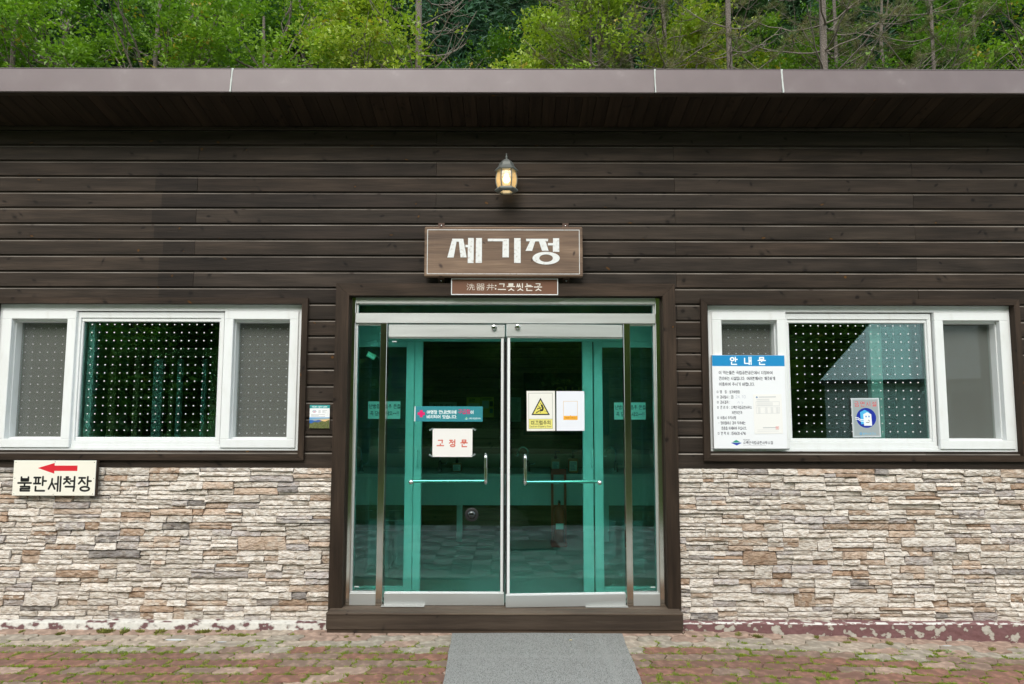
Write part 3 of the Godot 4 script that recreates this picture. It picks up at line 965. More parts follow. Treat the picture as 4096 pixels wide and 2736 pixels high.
func make_stones(house: Node3D) -> void:
	var noise := FastNoiseLite.new()
	noise.seed = 5
	noise.frequency = 1.0
	noise.fractal_octaves = 3
	var list := []
	for side in [[-5.2, -1.3225], [1.2245, 5.2]]:
		var top := 1.120
		var course := 0.0986
		var n := 11
		for r in n:
			var y1 := top - course * r
			var y0 := y1 - course
			var x: float = side[0] + rng.randf_range(-0.2, 0.0)
			while x < side[1]:
				var w := rng.randf_range(0.12, 0.40)
				var xe := x + w
				if side[1] - xe < 0.06:
					xe = side[1]
				var xa := maxf(x, side[0])
				var pan := rng.randf_range(0.0, 0.008)
				var layers := [1.0]
				var pick := rng.randf()
				if pick < 0.46:
					var s := rng.randf_range(0.36, 0.64)
					layers = [s, 1.0 - s]
				elif pick < 0.93:
					var s1 := rng.randf_range(0.22, 0.44)
					var s2 := rng.randf_range(0.24, 0.42)
					layers = [s1, s2, 1.0 - s1 - s2]
				elif pick < 0.97:
					var s1 := rng.randf_range(0.18, 0.28)
					var s2 := rng.randf_range(0.2, 0.3)
					var s3 := rng.randf_range(0.2, 0.28)
					layers = [s1, s2, s3, 1.0 - s1 - s2 - s3]
				var yy := y1
				for l in layers:
					var h: float = l * (y1 - y0)
					var parts := 1
					if xe - xa > 0.19 and rng.randf() < 0.65:
						parts = 2
					var px := xa
					for p in parts:
						var pe: float = xe if p == parts - 1 else lerpf(xa, xe, rng.randf_range(0.3, 0.7))
						if pe - px > 0.012:
							list.append([px, yy - h, pe, yy, 0.006 + pan + rng.randf_range(0.0, 0.024), stone_tone()])
						px = pe
					yy -= h
				x = xe
	# the largest in view each on their own, the slivers and those past the picture joined
	var order := []
	for i in list.size():
		var s: Array = list[i]
		var seen := absf((s[0] + s[2]) * 0.5) < 3.75
		order.append([(s[2] - s[0]) * (s[3] - s[1]) * (1.0 if seen else 0.001), i])
	order.sort_custom(func(a, b): return a[0] > b[0])
	var rest_left := Geo.new()
	var rest_right := Geo.new()
	for k in order.size():
		var s: Array = list[order[k][1]]
		var g := Geo.new() if k < 298 else (rest_left if s[0] < 0 else rest_right)
		g.us = 0.7
		g.vs = 0.3
		g.uo = Vector2(rng.randf(), rng.randf())
		stone_into(g, s[0], s[1], s[2], s[3], s[4], s[5], noise)
		if k < 298:
			put("stone", g.mesh(), M.stone, house)
	for g in [rest_left, rest_right]:
		var o := put("small_stones", g.mesh(), M.stone, house)
		o.set_meta("kind", "stuff")

func make_house() -> void:
	var house := thing("wash_house", "dark brown timber wash house with split stone base and flat eaves", "building")
	# wall cores with openings, back, sides, roof
	var g := Geo.new()
	var z0 := -0.2
	var z1 := -0.0225
	g.box(Vector3(-5.2, -0.3, z0), Vector3(-3.872, 3.72, z1))
	g.box(Vector3(-3.872, -0.3, z0), Vector3(-1.59, 1.216, z1))
	g.box(Vector3(-3.872, 2.339, z0), Vector3(-1.59, 3.72, z1))
	g.box(Vector3(-1.59, -0.3, z0), Vector3(-1.23, 3.72, z1))
	g.box(Vector3(-1.23, 2.394, z0), Vector3(1.128, 3.72, z1))
	g.box(Vector3(-1.23, -0.3, z0), Vector3(1.128, 0.10, z1))
	g.box(Vector3(1.128, -0.3, z0), Vector3(1.478, 3.72, z1))
	g.box(Vector3(1.478, -0.3, z0), Vector3(3.764, 1.216, z1))
	g.box(Vector3(1.478, 2.339, z0), Vector3(3.764, 3.72, z1))
	g.box(Vector3(3.764, -0.3, z0), Vector3(5.2, 3.72, z1))
	put("front_wall", g.mesh(), M.core, house)
	g = Geo.new()
	g.box(Vector3(-5.2, -0.3, -6.0), Vector3(-5.0, 3.6, -0.2))
	g.box(Vector3(5.0, -0.3, -6.0), Vector3(5.2, 3.6, -0.2))
	g.box(Vector3(-5.0, -0.3, -6.0), Vector3(5.0, 3.6, -5.8))
	put("outer_wall", g.mesh(), M.core, house)
	for k in range(-2, 19):
		for s in spans(k):
			siding_board(house, k, s[0], s[1])
	g = Geo.new()
	g.prism(PackedVector2Array([Vector2(0.43, 3.945), Vector2(0.43, 3.962), Vector2(-6.4, 3.66), Vector2(-6.4, 3.58)]), 0, -5.5, 5.5)
	put("roof", g.mesh(), M.roof, house)
	# soffit boards running out from the wall, each 97 mm
	var slope := (3.795 - 3.716) / 0.372
	var x := -0.94 - 0.0966 * 46
	while x < 5.3:
		g = Geo.new()
		g.grain = 2
		g.uo = Vector2(rng.randf(), rng.randf())
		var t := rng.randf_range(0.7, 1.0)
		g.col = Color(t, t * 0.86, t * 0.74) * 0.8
		var e := rng.randf_range(-0.0006, 0.0006)
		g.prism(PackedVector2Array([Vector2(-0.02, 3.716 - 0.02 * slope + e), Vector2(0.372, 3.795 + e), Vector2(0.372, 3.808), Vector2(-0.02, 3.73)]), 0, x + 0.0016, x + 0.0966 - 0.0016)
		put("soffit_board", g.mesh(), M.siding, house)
		x += 0.0966
	bx("soffit_trim", Vector3(-5.5, 3.789, 0.3735), Vector3(5.5, 3.83, 0.418), M.trim, house, 0.002)
	bx("cornice_trim", Vector3(-5.2, 3.69, 0.0005), Vector3(5.2, 3.7135, 0.016), M.trim, house, 0.002)
	bx("eaves_blocking", Vector3(-5.5, 3.80, -0.02), Vector3(5.5, 3.9, 0.3), M.core, house)
	# fascia sheets with sealed joints
	var seams := [-5.5, -1.998, 1.011, 1.916, 5.5]
	for i in 4:
		g = Geo.new()
		g.us = 1.6
		g.vs = 0.8
		g.uo = Vector2(rng.randf(), rng.randf())
		var dz := rng.randf_range(-0.001, 0.001)
		g.box(Vector3(seams[i] + 0.003, 3.792, 0.419), Vector3(seams[i + 1] - 0.003, 3.962, 0.437 + dz), 0.003)
		# folded lip along the top
		g.box(Vector3(seams[i] + 0.003, 3.9625, 0.40), Vector3(seams[i + 1] - 0.003, 3.9665, 0.4385 + dz), 0.001)
		put("fascia_sheet", g.mesh(), M.fascia, house)
	for s in [[-1.992, -0.010, 0.011], [1.010, 0.005, 0.008], [1.912, 0.010, 0.011]]:
		g = Geo.new()
		var pts := PackedVector2Array()
		for k in 9:
			var v := k / 8.0
			pts.append(Vector2(s[0] + s[1] * (1.0 - v) - s[2] * 0.5 + rng.randf_range(-0.0012, 0.0012), 3.794 + 0.172 * v))
		for k in 9:
			var v := 1.0 - k / 8.0
			pts.append(Vector2(s[0] + s[1] * (1.0 - v) + s[2] * 0.5 + rng.randf_range(-0.0012, 0.0012) + (0.006 if v > 0.95 else 0.0), 3.794 + 0.172 * v))
		g.prism(pts, 2, 0.43, 0.4395)
		put("joint_sealant", g.mesh(), M.sealant, house)
	# window and door casings
	mitred(house, "window_casing", -3.92, 1.175, -1.531, 2.381, -3.876, 1.2168, -1.5752, 2.3362, -0.0215, 0.03, true)
	mitred(house, "window_casing", 1.415, 1.175, 3.804, 2.381, 1.462, 1.2168, 3.762, 2.3362, -0.0215, 0.03, true)
	mitred(house, "door_casing", -1.321, 0.1255, 1.223, 2.492, -1.222, 0.1255, 1.128, 2.399, -0.0215, 0.035, false)
	make_window(house, -3.872, "white framed window with dark glass and its left screened sash by the red arrow sign", -3.262, 0.05)
	make_window(house, 1.48, "white framed window with a notice board over one sash and a reflected roof", 2.75, 0.09)
	make_stones(house)
	bx("stone_backing", Vector3(-5.2, 0.0, -0.0224), Vector3(-1.31, 1.12, -0.008), M.mortar, house)
	bx("stone_backing", Vector3(1.212, 0.0, -0.0224), Vector3(5.2, 1.12, -0.008), M.mortar, house)
	for side in [["left", -5.2, -1.305, 0.036], ["right", 1.209, 5.2, 0.04]]:
		g = Geo.new()
		g.us = 1.5
		g.vs = 1.2
		var edge := Geo.new()
		edge.us = 1.5
		edge.vs = 1.2
		edge.smooth(true)
		var n := 60
		var w: float = (side[2] - side[1]) / n
		g.smooth(true)
		var prev := []
		for i in n + 1:
			var px: float = side[1] + w * i
			var nz := sin(px * 3.1) * 0.003 + rng.randf_range(-0.0022, 0.0022)
			var ny := rng.randf_range(-0.0025, 0.0025)
			var ring := [Vector3(px, -0.4, 0.074 + nz), Vector3(px, side[3] - 0.012 + ny, 0.070 + nz), Vector3(px, side[3] - 0.004 + ny, 0.066 + nz), Vector3(px, side[3] + ny, 0.058 + nz), Vector3(px, side[3] + 0.006, -0.02)]
			if prev.size() > 0:
				for k in 4:
					(edge if k in [1, 2] and side[0] == "right" else g).quad(prev[k], ring[k], ring[k + 1], prev[k + 1], Vector3(0, 1, 1))
			prev = ring
		put("plinth", edge.mesh(g.mesh()), [M["plinth_" + side[0]], M.plaster] if side[0] == "right" else M.plinth_left, house)
	# threshold step in ridged decking
	var step := Node3D.new()
	step.name = "door_step"
	house.add_child(step)
	g = Geo.new()
	g.col = Color(0.8, 0.74, 0.7)
	var prof := PackedVector2Array([Vector2(0.11, 0.012)])
	var ridges := 12
	for i in ridges:
		var y0 := 0.014 + (0.109 - 0.014) * i / ridges
		var y1 := 0.014 + (0.109 - 0.014) * (i + 1) / ridges
		prof.append_array(PackedVector2Array([Vector2(0.148, y0 + 0.0006), Vector2(0.148, lerpf(y0, y1, 0.55)), Vector2(0.1435, lerpf(y0, y1, 0.68)), Vector2(0.1435, lerpf(y0, y1, 0.95))]))
	prof.append_array(PackedVector2Array([Vector2(0.147, 0.1096), Vector2(0.11, 0.1096)]))
	g.prism(prof, 0, -1.303, 1.207)
	put("riser_board", g.mesh(), M.deck, step)
	for b in [[-0.112, 0.044], [0.048, 0.152]]:
		g = Geo.new()
		g.uo = Vector2(rng.randf(), rng.randf())
		g.col = Color(0.9, 0.84, 0.78)
		g.box(Vector3(-1.305, 0.11, b[0]), Vector3(1.209, 0.1262 if b[1] > 0.1 else 0.1245, b[1]), 0.004)
		put("tread_board", g.mesh(), M.deck, step)
	bx("step_base", Vector3(-1.29, -0.2, -0.02), Vector3(1.2, 0.109, 0.1095), M.core, step)
	g = Geo.new()
	g.col = Color(0.75, 0.68, 0.6)
	g.box(Vector3(-1.3, -0.07, 0.11), Vector3(1.205, 0.0115, 0.136), 0.002)
	put("kick_board", g.mesh(), M.deck, step)
	make_entrance(house)
	make_room(house)

func make_entrance(house: Node3D) -> void:
	var fr := Node3D.new()
	fr.name = "door_frame"
	house.add_child(fr)
	var z := -0.025
	var zb := -0.11
	bx("jamb", Vector3(-1.229, 0.1262, zb), Vector3(-1.184, 2.3935, z), M.steel, fr, 0.002, 1)
	bx("jamb", Vector3(1.085, 0.1262, zb), Vector3(1.127, 2.3935, z), M.steel, fr, 0.002, 1)
	bx("mullion", Vector3(-0.992, 0.1262, zb), Vector3(-0.9435, 2.1975, z), M.steel, fr, 0.002, 1)
	bx("mullion", Vector3(0.842, 0.1262, zb), Vector3(0.890, 2.1975, z), M.steel, fr, 0.002, 1)
	bx("head", Vector3(-1.1838, 2.347, zb), Vector3(1.0848, 2.3935, z), M.alu, fr, 0.002)
	bx("transom_bar", Vector3(-1.1838, 2.198, zb), Vector3(1.0848, 2.274, z + 0.003), M.alu, fr, 0.002)
	bx("transom_glass", Vector3(-1.168, 2.279, -0.072), Vector3(1.069, 2.342, -0.064), M.door_glass, fr)
	for b in [[-1.1836, -1.168, 2.2742, 2.3468], [1.069, 1.0846, 2.2742, 2.3468]]:
		bx("bead", Vector3(b[0], b[2], -0.1), Vector3(b[1], b[3], -0.045), M.alu, fr, 0.001)
	bx("bead", Vector3(-1.168, 2.342, -0.1), Vector3(1.069, 2.3468, -0.045), M.alu, fr, 0.001)
	for s in [[-1.1838, -0.9922, true], [0.8902, 1.0848, false]]:
		bx("bottom_panel", Vector3(s[0], 0.1262, -0.1), Vector3(s[1], 0.2125, z - 0.002), M.alu, fr, 0.002)
		bx("bead", Vector3(s[0], 0.2127, -0.1), Vector3(s[1], 0.2225, -0.04), M.alu, fr, 0.002)
		var xa: float = s[0] if s[2] else s[1] - 0.017
		bx("bead", Vector3(xa, 0.2226, -0.1), Vector3(xa + 0.017, 2.1976, -0.04), M.alu, fr, 0.002)
		bx("bead", Vector3(s[0] + (0.0172 if s[2] else 0.0), 2.183, -0.1), Vector3(s[1] - (0.0 if s[2] else 0.0172), 2.1976, -0.045), M.alu, fr, 0.001)
		bx("side_glass", Vector3(s[0] + (0.016 if s[2] else -0.002), 0.2235, -0.074), Vector3(s[1] + (0.002 if s[2] else -0.016), 2.1825, -0.066), M.door_glass, fr)
	# floor plates of the pivots, one lifted at a corner
	for p in [[-0.945, -0.632, 0.010], [0.537, 0.845, 0.004]]:
		var g := Geo.new()
		g.box(Vector3(p[0], 0.1265, -0.06), Vector3(p[1], 0.1295, 0.002), 0.001)
		var o := put("pivot_plate", g.mesh(), M.plate, fr)
		o.position = Vector3(0, p[2] * 0.2, 0.016)
		o.rotation.x = -p[2] * 0.3
	make_leaf(house, "closed glass leaf with the red lettered paper", Vector3(-0.932, 0.0, -0.05), 1.0, 0.0)
	make_leaf(house, "glass leaf standing slightly open with the slippery floor poster", Vector3(0.834, 0.0, -0.05), -1.0, deg_to_rad(3.4))
	# white sliding doors of the lobby, pushed open to both sides
	for s in [-1.0, 1.0]:
		var d := Node3D.new()
		d.name = "inner_door"
		house.add_child(d, true)
		d.set_meta("label", "white framed sliding door behind the glass, pushed open")
		var st := [[-0.835, -0.771], [-0.769, -0.708]] if s < 0 else [[0.556, 0.637], [0.648, 0.716]]
		for k in 2:
			bx("stile", Vector3(st[k][0], 0.13, -0.335 - 0.012 * k), Vector3(st[k][1], 2.086, -0.295 - 0.012 * k), M.pvc, d, 0.004)
		var edge := [-1.229, -0.836] if s < 0 else [0.717, 1.127]
		bx("bottom_rail", Vector3(edge[0], 0.105, -0.335), Vector3(edge[1], 0.19, -0.30), M.pvc, d, 0.003)
		bx("top_rail", Vector3(edge[0], 2.04, -0.335), Vector3(edge[1], 2.0855, -0.30), M.pvc, d, 0.003)
		bx("glass_pane", Vector3(edge[0], 0.191, -0.318), Vector3(edge[1], 2.039, -0.315), M.clear_glass, d)
		var hx := -0.74 if s < 0 else 0.628
		var pts := []
		for i in 9:
			var a := PI * i / 8
			pts.append(Vector3(hx, 1.163 + cos(a) * 0.062, -0.292 + sin(a) * 0.022))
		tube_part("handle", pts, 0.008, M.pvc, d, 8)
		for y in [1.228, 1.098]:
			bx("handle_plate", Vector3(hx - 0.011, y - 0.012, -0.2945), Vector3(hx + 0.011, y + 0.012, -0.291), M.pvc, d, 0.001)
	bx("lobby_header", Vector3(-1.229, 2.087, -0.36), Vector3(1.127, 2.245, -0.29), M.pvc, house, 0.003)
	bx("lobby_wall", Vector3(-1.30, 0.10, -0.36), Vector3(-1.2305, 2.55, -0.2005), M.pvc, house)
	bx("lobby_wall", Vector3(1.1285, 0.10, -0.36), Vector3(1.2, 2.55, -0.2005), M.pvc, house)

func make_room(house: Node3D) -> void:
	bx("room_floor", Vector3(-5.0, -0.1, -3.2), Vector3(5.0, 0.10, -0.2005), M.room_floor, house)
	bx("room_ceiling", Vector3(-5.0, 2.62, -3.2), Vector3(5.0, 2.72, -0.2005), M.room_plain, house)
	bx("side_wall", Vector3(-4.995, 0.1, -3.2), Vector3(-4.6, 2.62, -0.2005), M.room_plain, house)
	bx("side_wall", Vector3(4.6, 0.1, -3.2), Vector3(4.995, 2.62, -0.2005), M.room_plain, house)
	bx("lining_base", Vector3(-4.6, 0.1, -3.2), Vector3(4.6, 2.62, -3.12), M.core, house)
	var y := 0.1
	while y < 2.6:
		var g := Geo.new()
		g.uo = Vector2(rng.randf(), rng.randf())
		g.col = Color(1, 0.9, 0.8) * rng.randf_range(0.8, 1.0)
		g.box(Vector3(-4.6, y + 0.002, -3.119), Vector3(4.6, minf(y + 0.118, 2.618), -3.1), 0.004)
		put("lining_board", g.mesh(), M.room_wood, house)
		y += 0.12

# ---------------------------------------------------------------- signs, papers, lamp
# a flat printed sheet or board: body with the print on its front
func panel(called: String, label: String, category: String, lo: Vector3, hi: Vector3, tex: Texture2D, body: Material, rough := 0.45, c := 0.0, group := "", bend := 0.0) -> MeshInstance3D:
	var g := Geo.new()
	var s := (hi - lo) * 0.5
	g.box(Vector3(-s.x, -s.y, -s.z), Vector3(s.x, s.y, s.z - 0.0002), c)
	var p := Geo.new()
	var i := c
	if bend == 0.0:
		p.print_quad(Vector3(-s.x + i, -s.y + i, s.z), Vector3(s.x - i, -s.y + i, s.z), Vector3(s.x - i, s.y - i, s.z), Vector3(-s.x + i, s.y - i, s.z))
	var m := g.mesh()
	m = p.mesh(m)
	var o := put(called, m, [body, print_mat(tex, rough)], self, (lo + hi) * 0.5)
	tag(o, label, category, group)
	return o

func make_main_sign() -> void:
	var x0 := -0.655
	var x1 := 0.527
	var y0 := 2.532
	var y1 := 2.912
	var sign_ := thing("name_sign", "brown wooden sign with large white Korean letters above the door", "sign", Vector3((x0 + x1) * 0.5, y0, 0.0))
	var o := Vector3(-(x0 + x1) * 0.5, -y0, 0)
	var g := Geo.new()
	g.uo = Vector2(0.13, 0.4)
	g.box(Vector3(x0, y0, 0.042) + o, Vector3(x1, y1, 0.09) + o, 0.008)
	put("board", g.mesh(), M.sign, sign_)
	var b := Geo.new()
	ring_frame(b, x0 + 0.021, y0 + 0.02, x1 - 0.024, y1 - 0.023, x0 + 0.025, y0 + 0.024, x1 - 0.028, y1 - 0.027, 0.0895, 0.0912, 0.0)
	put("border_line", b.mesh(), M.letter, sign_, o)
	var k := 0.0008
	var shapes := [
		[372, 951, 474, 951, 507, 1127, 450, 1127, 433, 978, 412, 978, 386, 1128, 327, 1128],
		[519, 944, 573, 944, 572, 1180, 517, 1180, 517, 1031, 495, 1031, 495, 1009, 519, 1009],
		[593, 944, 648, 944, 649, 1178, 591, 1178],
		[703, 950, 900, 950, 900, 1126, 840, 1126, 842, 974, 703, 974],
		[949, 944, 1010, 944, 1010, 1178, 949, 1178],
		[1060, 950, 1267, 950, 1264, 973, 1243, 973, 1270, 1063, 1209, 1063, 1180, 975, 1145, 975, 1117, 1064, 1055, 1064, 1097, 973, 1062, 973],
		[1264, 990, 1312, 990, 1312, 944, 1369, 944, 1370, 1073, 1310, 1073, 1310, 1012, 1264, 1012]]
	for s in shapes:
		var pts := PackedVector2Array()
		for i in range(0, s.size(), 2):
			pts.append(Vector2(x0 + (s[i] - 112) * k, y1 - (s[i + 1] - 835) * k * 1.004))
		var lg := Geo.new()
		lg.prism(pts, 2, 0.0895, 0.0925)
		put("letter_stroke", lg.mesh(), M.letter, sign_, o)
	var rg := Geo.new()
	var n := 40
	var c := Vector2(x0 + (1247 - 112) * k, y1 - (1134 - 835) * k)
	for i in n:
		var a := TAU * i / n
		var d := TAU * (i + 1) / n
		var P := func(t: float, rx: float, ry: float, z: float) -> Vector3: return Vector3(c.x + cos(t) * rx * k, c.y + sin(t) * ry * k, z)
		rg.quad(P.call(a, 127, 60, 0.0925), P.call(d, 127, 60, 0.0925), P.call(d, 63, 36, 0.0925), P.call(a, 63, 36, 0.0925), Vector3(0, 0, 1))
		rg.quad(P.call(a, 127, 60, 0.0925), P.call(d, 127, 60, 0.0925), P.call(d, 127, 60, 0.0895), P.call(a, 127, 60, 0.0895), Vector3(cos(a), sin(a), 0))
		rg.quad(P.call(a, 63, 36, 0.0925), P.call(d, 63, 36, 0.0925), P.call(d, 63, 36, 0.0895), P.call(a, 63, 36, 0.0895), -Vector3(cos(a), sin(a), 0))
	put("letter_stroke", rg.mesh(), M.letter, sign_, o)
	for bxy in [[-0.539, 2.913, 2.962], [0.405, 2.913, 2.962], [-0.535, 2.494, 2.531], [0.407, 2.494, 2.531]]:
		var h := Geo.new()
		h.box(Vector3(bxy[0] - 0.024, bxy[1], 0.0015), Vector3(bxy[0] + 0.024, bxy[2], 0.005), 0.0008)
		h.box(Vector3(bxy[0] - 0.024, bxy[1] if bxy[1] > 2.9 else bxy[2] - 0.004, 0.0052), Vector3(bxy[0] + 0.024, bxy[1] + 0.004 if bxy[1] > 2.9 else bxy[2], 0.055), 0.0008)
		put("bracket", h.mesh(), M.rust, sign_, o)
		var sc := Geo.new()
		sc.smooth(true)
		var cy: float = (bxy[1] + bxy[2]) * 0.5 + 0.004
		sc.tube([Vector3(bxy[0], cy, 0.005), Vector3(bxy[0], cy, 0.008), Vector3(bxy[0], cy, 0.0095)], [0.006, 0.0055, 0.002], 10)
		put("screw", sc.mesh(), M.chrome, sign_, o)

func make_plaque() -> void:
	var cv := Canvas.new(640, 100, Color(0.42, 0.275, 0.19))
	var r := RandomNumberGenerator.new()
	r.seed = 8
	for i in 260:   # checked varnish
		var x := r.randf_range(90, 560)
		var y := r.randf_range(40, 95)
		cv.seg(Vector2(x, y), Vector2(x + r.randf_range(-1, 1), y + r.randf_range(2, 9)), 1.0, Color(0.27, 0.17, 0.12))
	var wh := Color(0.88, 0.86, 0.82)
	cv.text("洗器井", 88, 26, 50, 50, 3.0, wh, 0.14)
	cv.blob(Vector2(265, 42), 5, 5, wh)
	cv.blob(Vector2(265, 64), 5, 5, wh)
	cv.text("그릇씻는곳", 280, 26, 46, 50, 6.5, wh, 0.2)
	var t := thing("subtitle_plaque", "small brown plaque with white frame under the big wooden sign", "sign", Vector3(-0.056, 2.402, 0.0))
	var g := Geo.new()
	g.box(Vector3(-0.396, 0.006, 0.0352), Vector3(0.396, 0.119, 0.0448))
	var p := Geo.new()
	p.print_quad(Vector3(-0.393, 0.007, 0.045), Vector3(0.393, 0.007, 0.045), Vector3(0.393, 0.118, 0.045), Vector3(-0.393, 0.118, 0.045))
	put("plate", p.mesh(g.mesh()), [M.sign, print_mat(cv.tex(), 0.6)], t)
	var f := Geo.new()
	ring_frame(f, -0.4, 0.0, 0.4, 0.125, -0.394, 0.006, 0.394, 0.119, 0.0352, 0.052, 0.001)
	put("frame", f.mesh(), M.white_paint, t)

func make_direction_sign() -> void:
	var cv := Canvas.new(640, 266, Color(0.93, 0.915, 0.86))
	var red := Color(0.83, 0.15, 0.2)
	cv.poly([Vector2(188, 57), Vector2(318, 18), Vector2(318, 38), Vector2(497, 38), Vector2(497, 79), Vector2(318, 79), Vector2(318, 100)], red)
	cv.text("불판세척장", 40, 122, 104, 112, 14.0, Color(0.05, 0.05, 0.05), 0.12)
	var t := thing("direction_sign", "white sign with a red arrow and black Korean letters on the stone wall", "sign", Vector3(-3.318, 0.922, 0.0))
	var g := Geo.new()
	g.box(Vector3(-0.302, 0.0, 0.044), Vector3(0.302, 0.252, 0.0698), 0.003)
	put("board", g.mesh(), M.trim, t)
	var h := Geo.new()
	h.box(Vector3(-0.304, 0.001, 0.07), Vector3(0.294, 0.253, 0.0728), 0.0008)
	var p := Geo.new()
	p.print_quad(Vector3(-0.303, 0.002, 0.073), Vector3(0.293, 0.002, 0.073), Vector3(0.293, 0.252, 0.073), Vector3(-0.303, 0.252, 0.073))
	put("face_plate", p.mesh(h.mesh()), [M.white_paint, print_mat(cv.tex(), 0.4)], t)
	for s in [[-0.29, 0.24], [0.281, 0.24], [-0.29, 0.013], [0.281, 0.013], [-0.005, 0.243], [-0.005, 0.01], [-0.29, 0.125], [0.283, 0.125]]:
		var sc := Geo.new()
		sc.tube([Vector3(s[0], s[1], 0.0725), Vector3(s[0], s[1], 0.0745)], [0.004, 0.0025], 8)
		put("screw", sc.mesh(), M.chrome, t)

func make_notice() -> void:
	var w := 480
	var h := 612
	var cv := Canvas.new(w, h, Color(0.935, 0.945, 0.955))
	cv.rect(0, 0, w, 72, Color(0.13, 0.55, 0.78))
	var k := Color(0.2, 0.2, 0.23)
	cv.text("안", 118, 12, 50, 50, 8.0, Color.WHITE)
	cv.text("내", 212, 12, 50, 50, 8.0, Color.WHITE)
	cv.text("문", 304, 12, 50, 50, 8.0, Color.WHITE)
	var body := [["이 먹는물은 국립공원공단에서 지정하여", 42, 104], ["관리하는 시설입니다. 여러분께서는 깨끗하게", 42, 142], ["이용하여 주시기 바랍니다.", 42, 180]]
	for b in body:
		cv.text(b[0], b[1], b[2], 18.5 if b[2] != 142 else 17.0, 22, 2.3, k, 0.06)
	var list := [["□ 명   칭 : 삼가야영장", 232], ["□ 검사일시 : 20", 266], ["□ 검사결과 :", 300], ["□ 관 리 자 : 소백산국립공원사무소", 334], ["자원보전과", 368], ["□ 이용시 주의사항", 402], ["- 장마철이나 강우 직후에는", 436], ["음용을 자제하여 주십시오.", 470], ["□ 연 락 처 : 054)638-6796", 504]]
	for l in list:
		var x := 26.0
		if l[1] == 368: x = 122.0
		if l[1] == 436: x = 32.0
		if l[1] == 470: x = 50.0
		cv.text(l[0], x, l[1], 13.2, 20, 1.8, k, 0.05)
	var ink := Color(0.62, 0.64, 0.7)
	cv.text("24.10.", 150, 264, 22, 20, 1.3, ink, 0.1)
	cv.line([Vector2(160, 316), Vector2(170, 304), Vector2(174, 318)], 1.3, ink)
	cv.line([Vector2(190, 304), Vector2(192, 318), Vector2(198, 312)], 1.3, ink)
	cv.poly([Vector2(118, 573), Vector2(146, 556), Vector2(174, 573)], Color(0.2, 0.62, 0.5))
	cv.poly([Vector2(110, 575), Vector2(182, 575), Vector2(148, 592)], Color(0.16, 0.25, 0.68))
	cv.text("국립공원공단", 190, 552, 7.0, 8, 1.0, Color(0.5, 0.5, 0.53), 0.1)
	cv.text("소백산국립공원사무소장", 190, 564, 17.0, 20, 2.2, Color(0.3, 0.3, 0.33), 0.06)
	cv.rect(190, 590, 150, 2, Color(0.72, 0.72, 0.74))
	var t := thing("notice_board", "white notice board with a blue heading hung over the window sash", "notice", Vector3(1.763, 1.266, 0.0))
	var g := Geo.new()
	g.box(Vector3(-0.271, 0, -0.0128), Vector3(0.271, 0.691, 0.0148), 0.001)
	var p := Geo.new()
	p.print_quad(Vector3(-0.27, 0.001, 0.015), Vector3(0.27, 0.001, 0.015), Vector3(0.27, 0.69, 0.015), Vector3(-0.27, 0.69, 0.015))
	put("board", p.mesh(g.mesh()), [M.white_paint, print_mat(cv.tex(), 0.35)], t)
	# certificate sheet pinned to it
	var s := Canvas.new(200, 280, Color(0.935, 0.93, 0.92))
	var gr := Color(0.6, 0.62, 0.64)
	s.poly([Vector2(18, 20), Vector2(26, 13), Vector2(34, 20), Vector2(26, 27)], Color(0.25, 0.45, 0.65))
	s.rect(40, 17, 120, 4, gr)
	for y in [34, 46]: s.rect(24, y, 90, 2, gr)
	s.frame(18, 52, 165, 30, 1, gr)
	for y in [60, 68, 76]: s.rect(26, y, 110, 2, Color(0.7, 0.71, 0.72))
	s.frame(18, 90, 165, 46, 1, gr)
	for y in range(96, 134, 7):
		for x in [30, 80, 120, 158]: s.rect(x, y, 18, 2, Color(0.7, 0.71, 0.72))
	s.rect(60, 236, 96, 4, gr)
	s.frame(150, 228, 22, 22, 2, Color(0.82, 0.5, 0.48))
	s.rect(154, 233, 14, 12, Color(0.88, 0.66, 0.64))
	for y in [252, 262]: s.rect(20, y, 150, 1, gr)
	var q := Geo.new()
	q.box(Vector3(0.032, 0.108, 0.0152), Vector3(0.243, 0.398, 0.0164))
	var pq := Geo.new()
	pq.print_quad(Vector3(0.032, 0.108, 0.0166), Vector3(0.243, 0.108, 0.0166), Vector3(0.243, 0.398, 0.0166), Vector3(0.032, 0.398, 0.0166))
	put("certificate_sheet", pq.mesh(q.mesh()), [M.white_paint, print_mat(s.tex(), 0.6)], t).rotation.z = 0.012

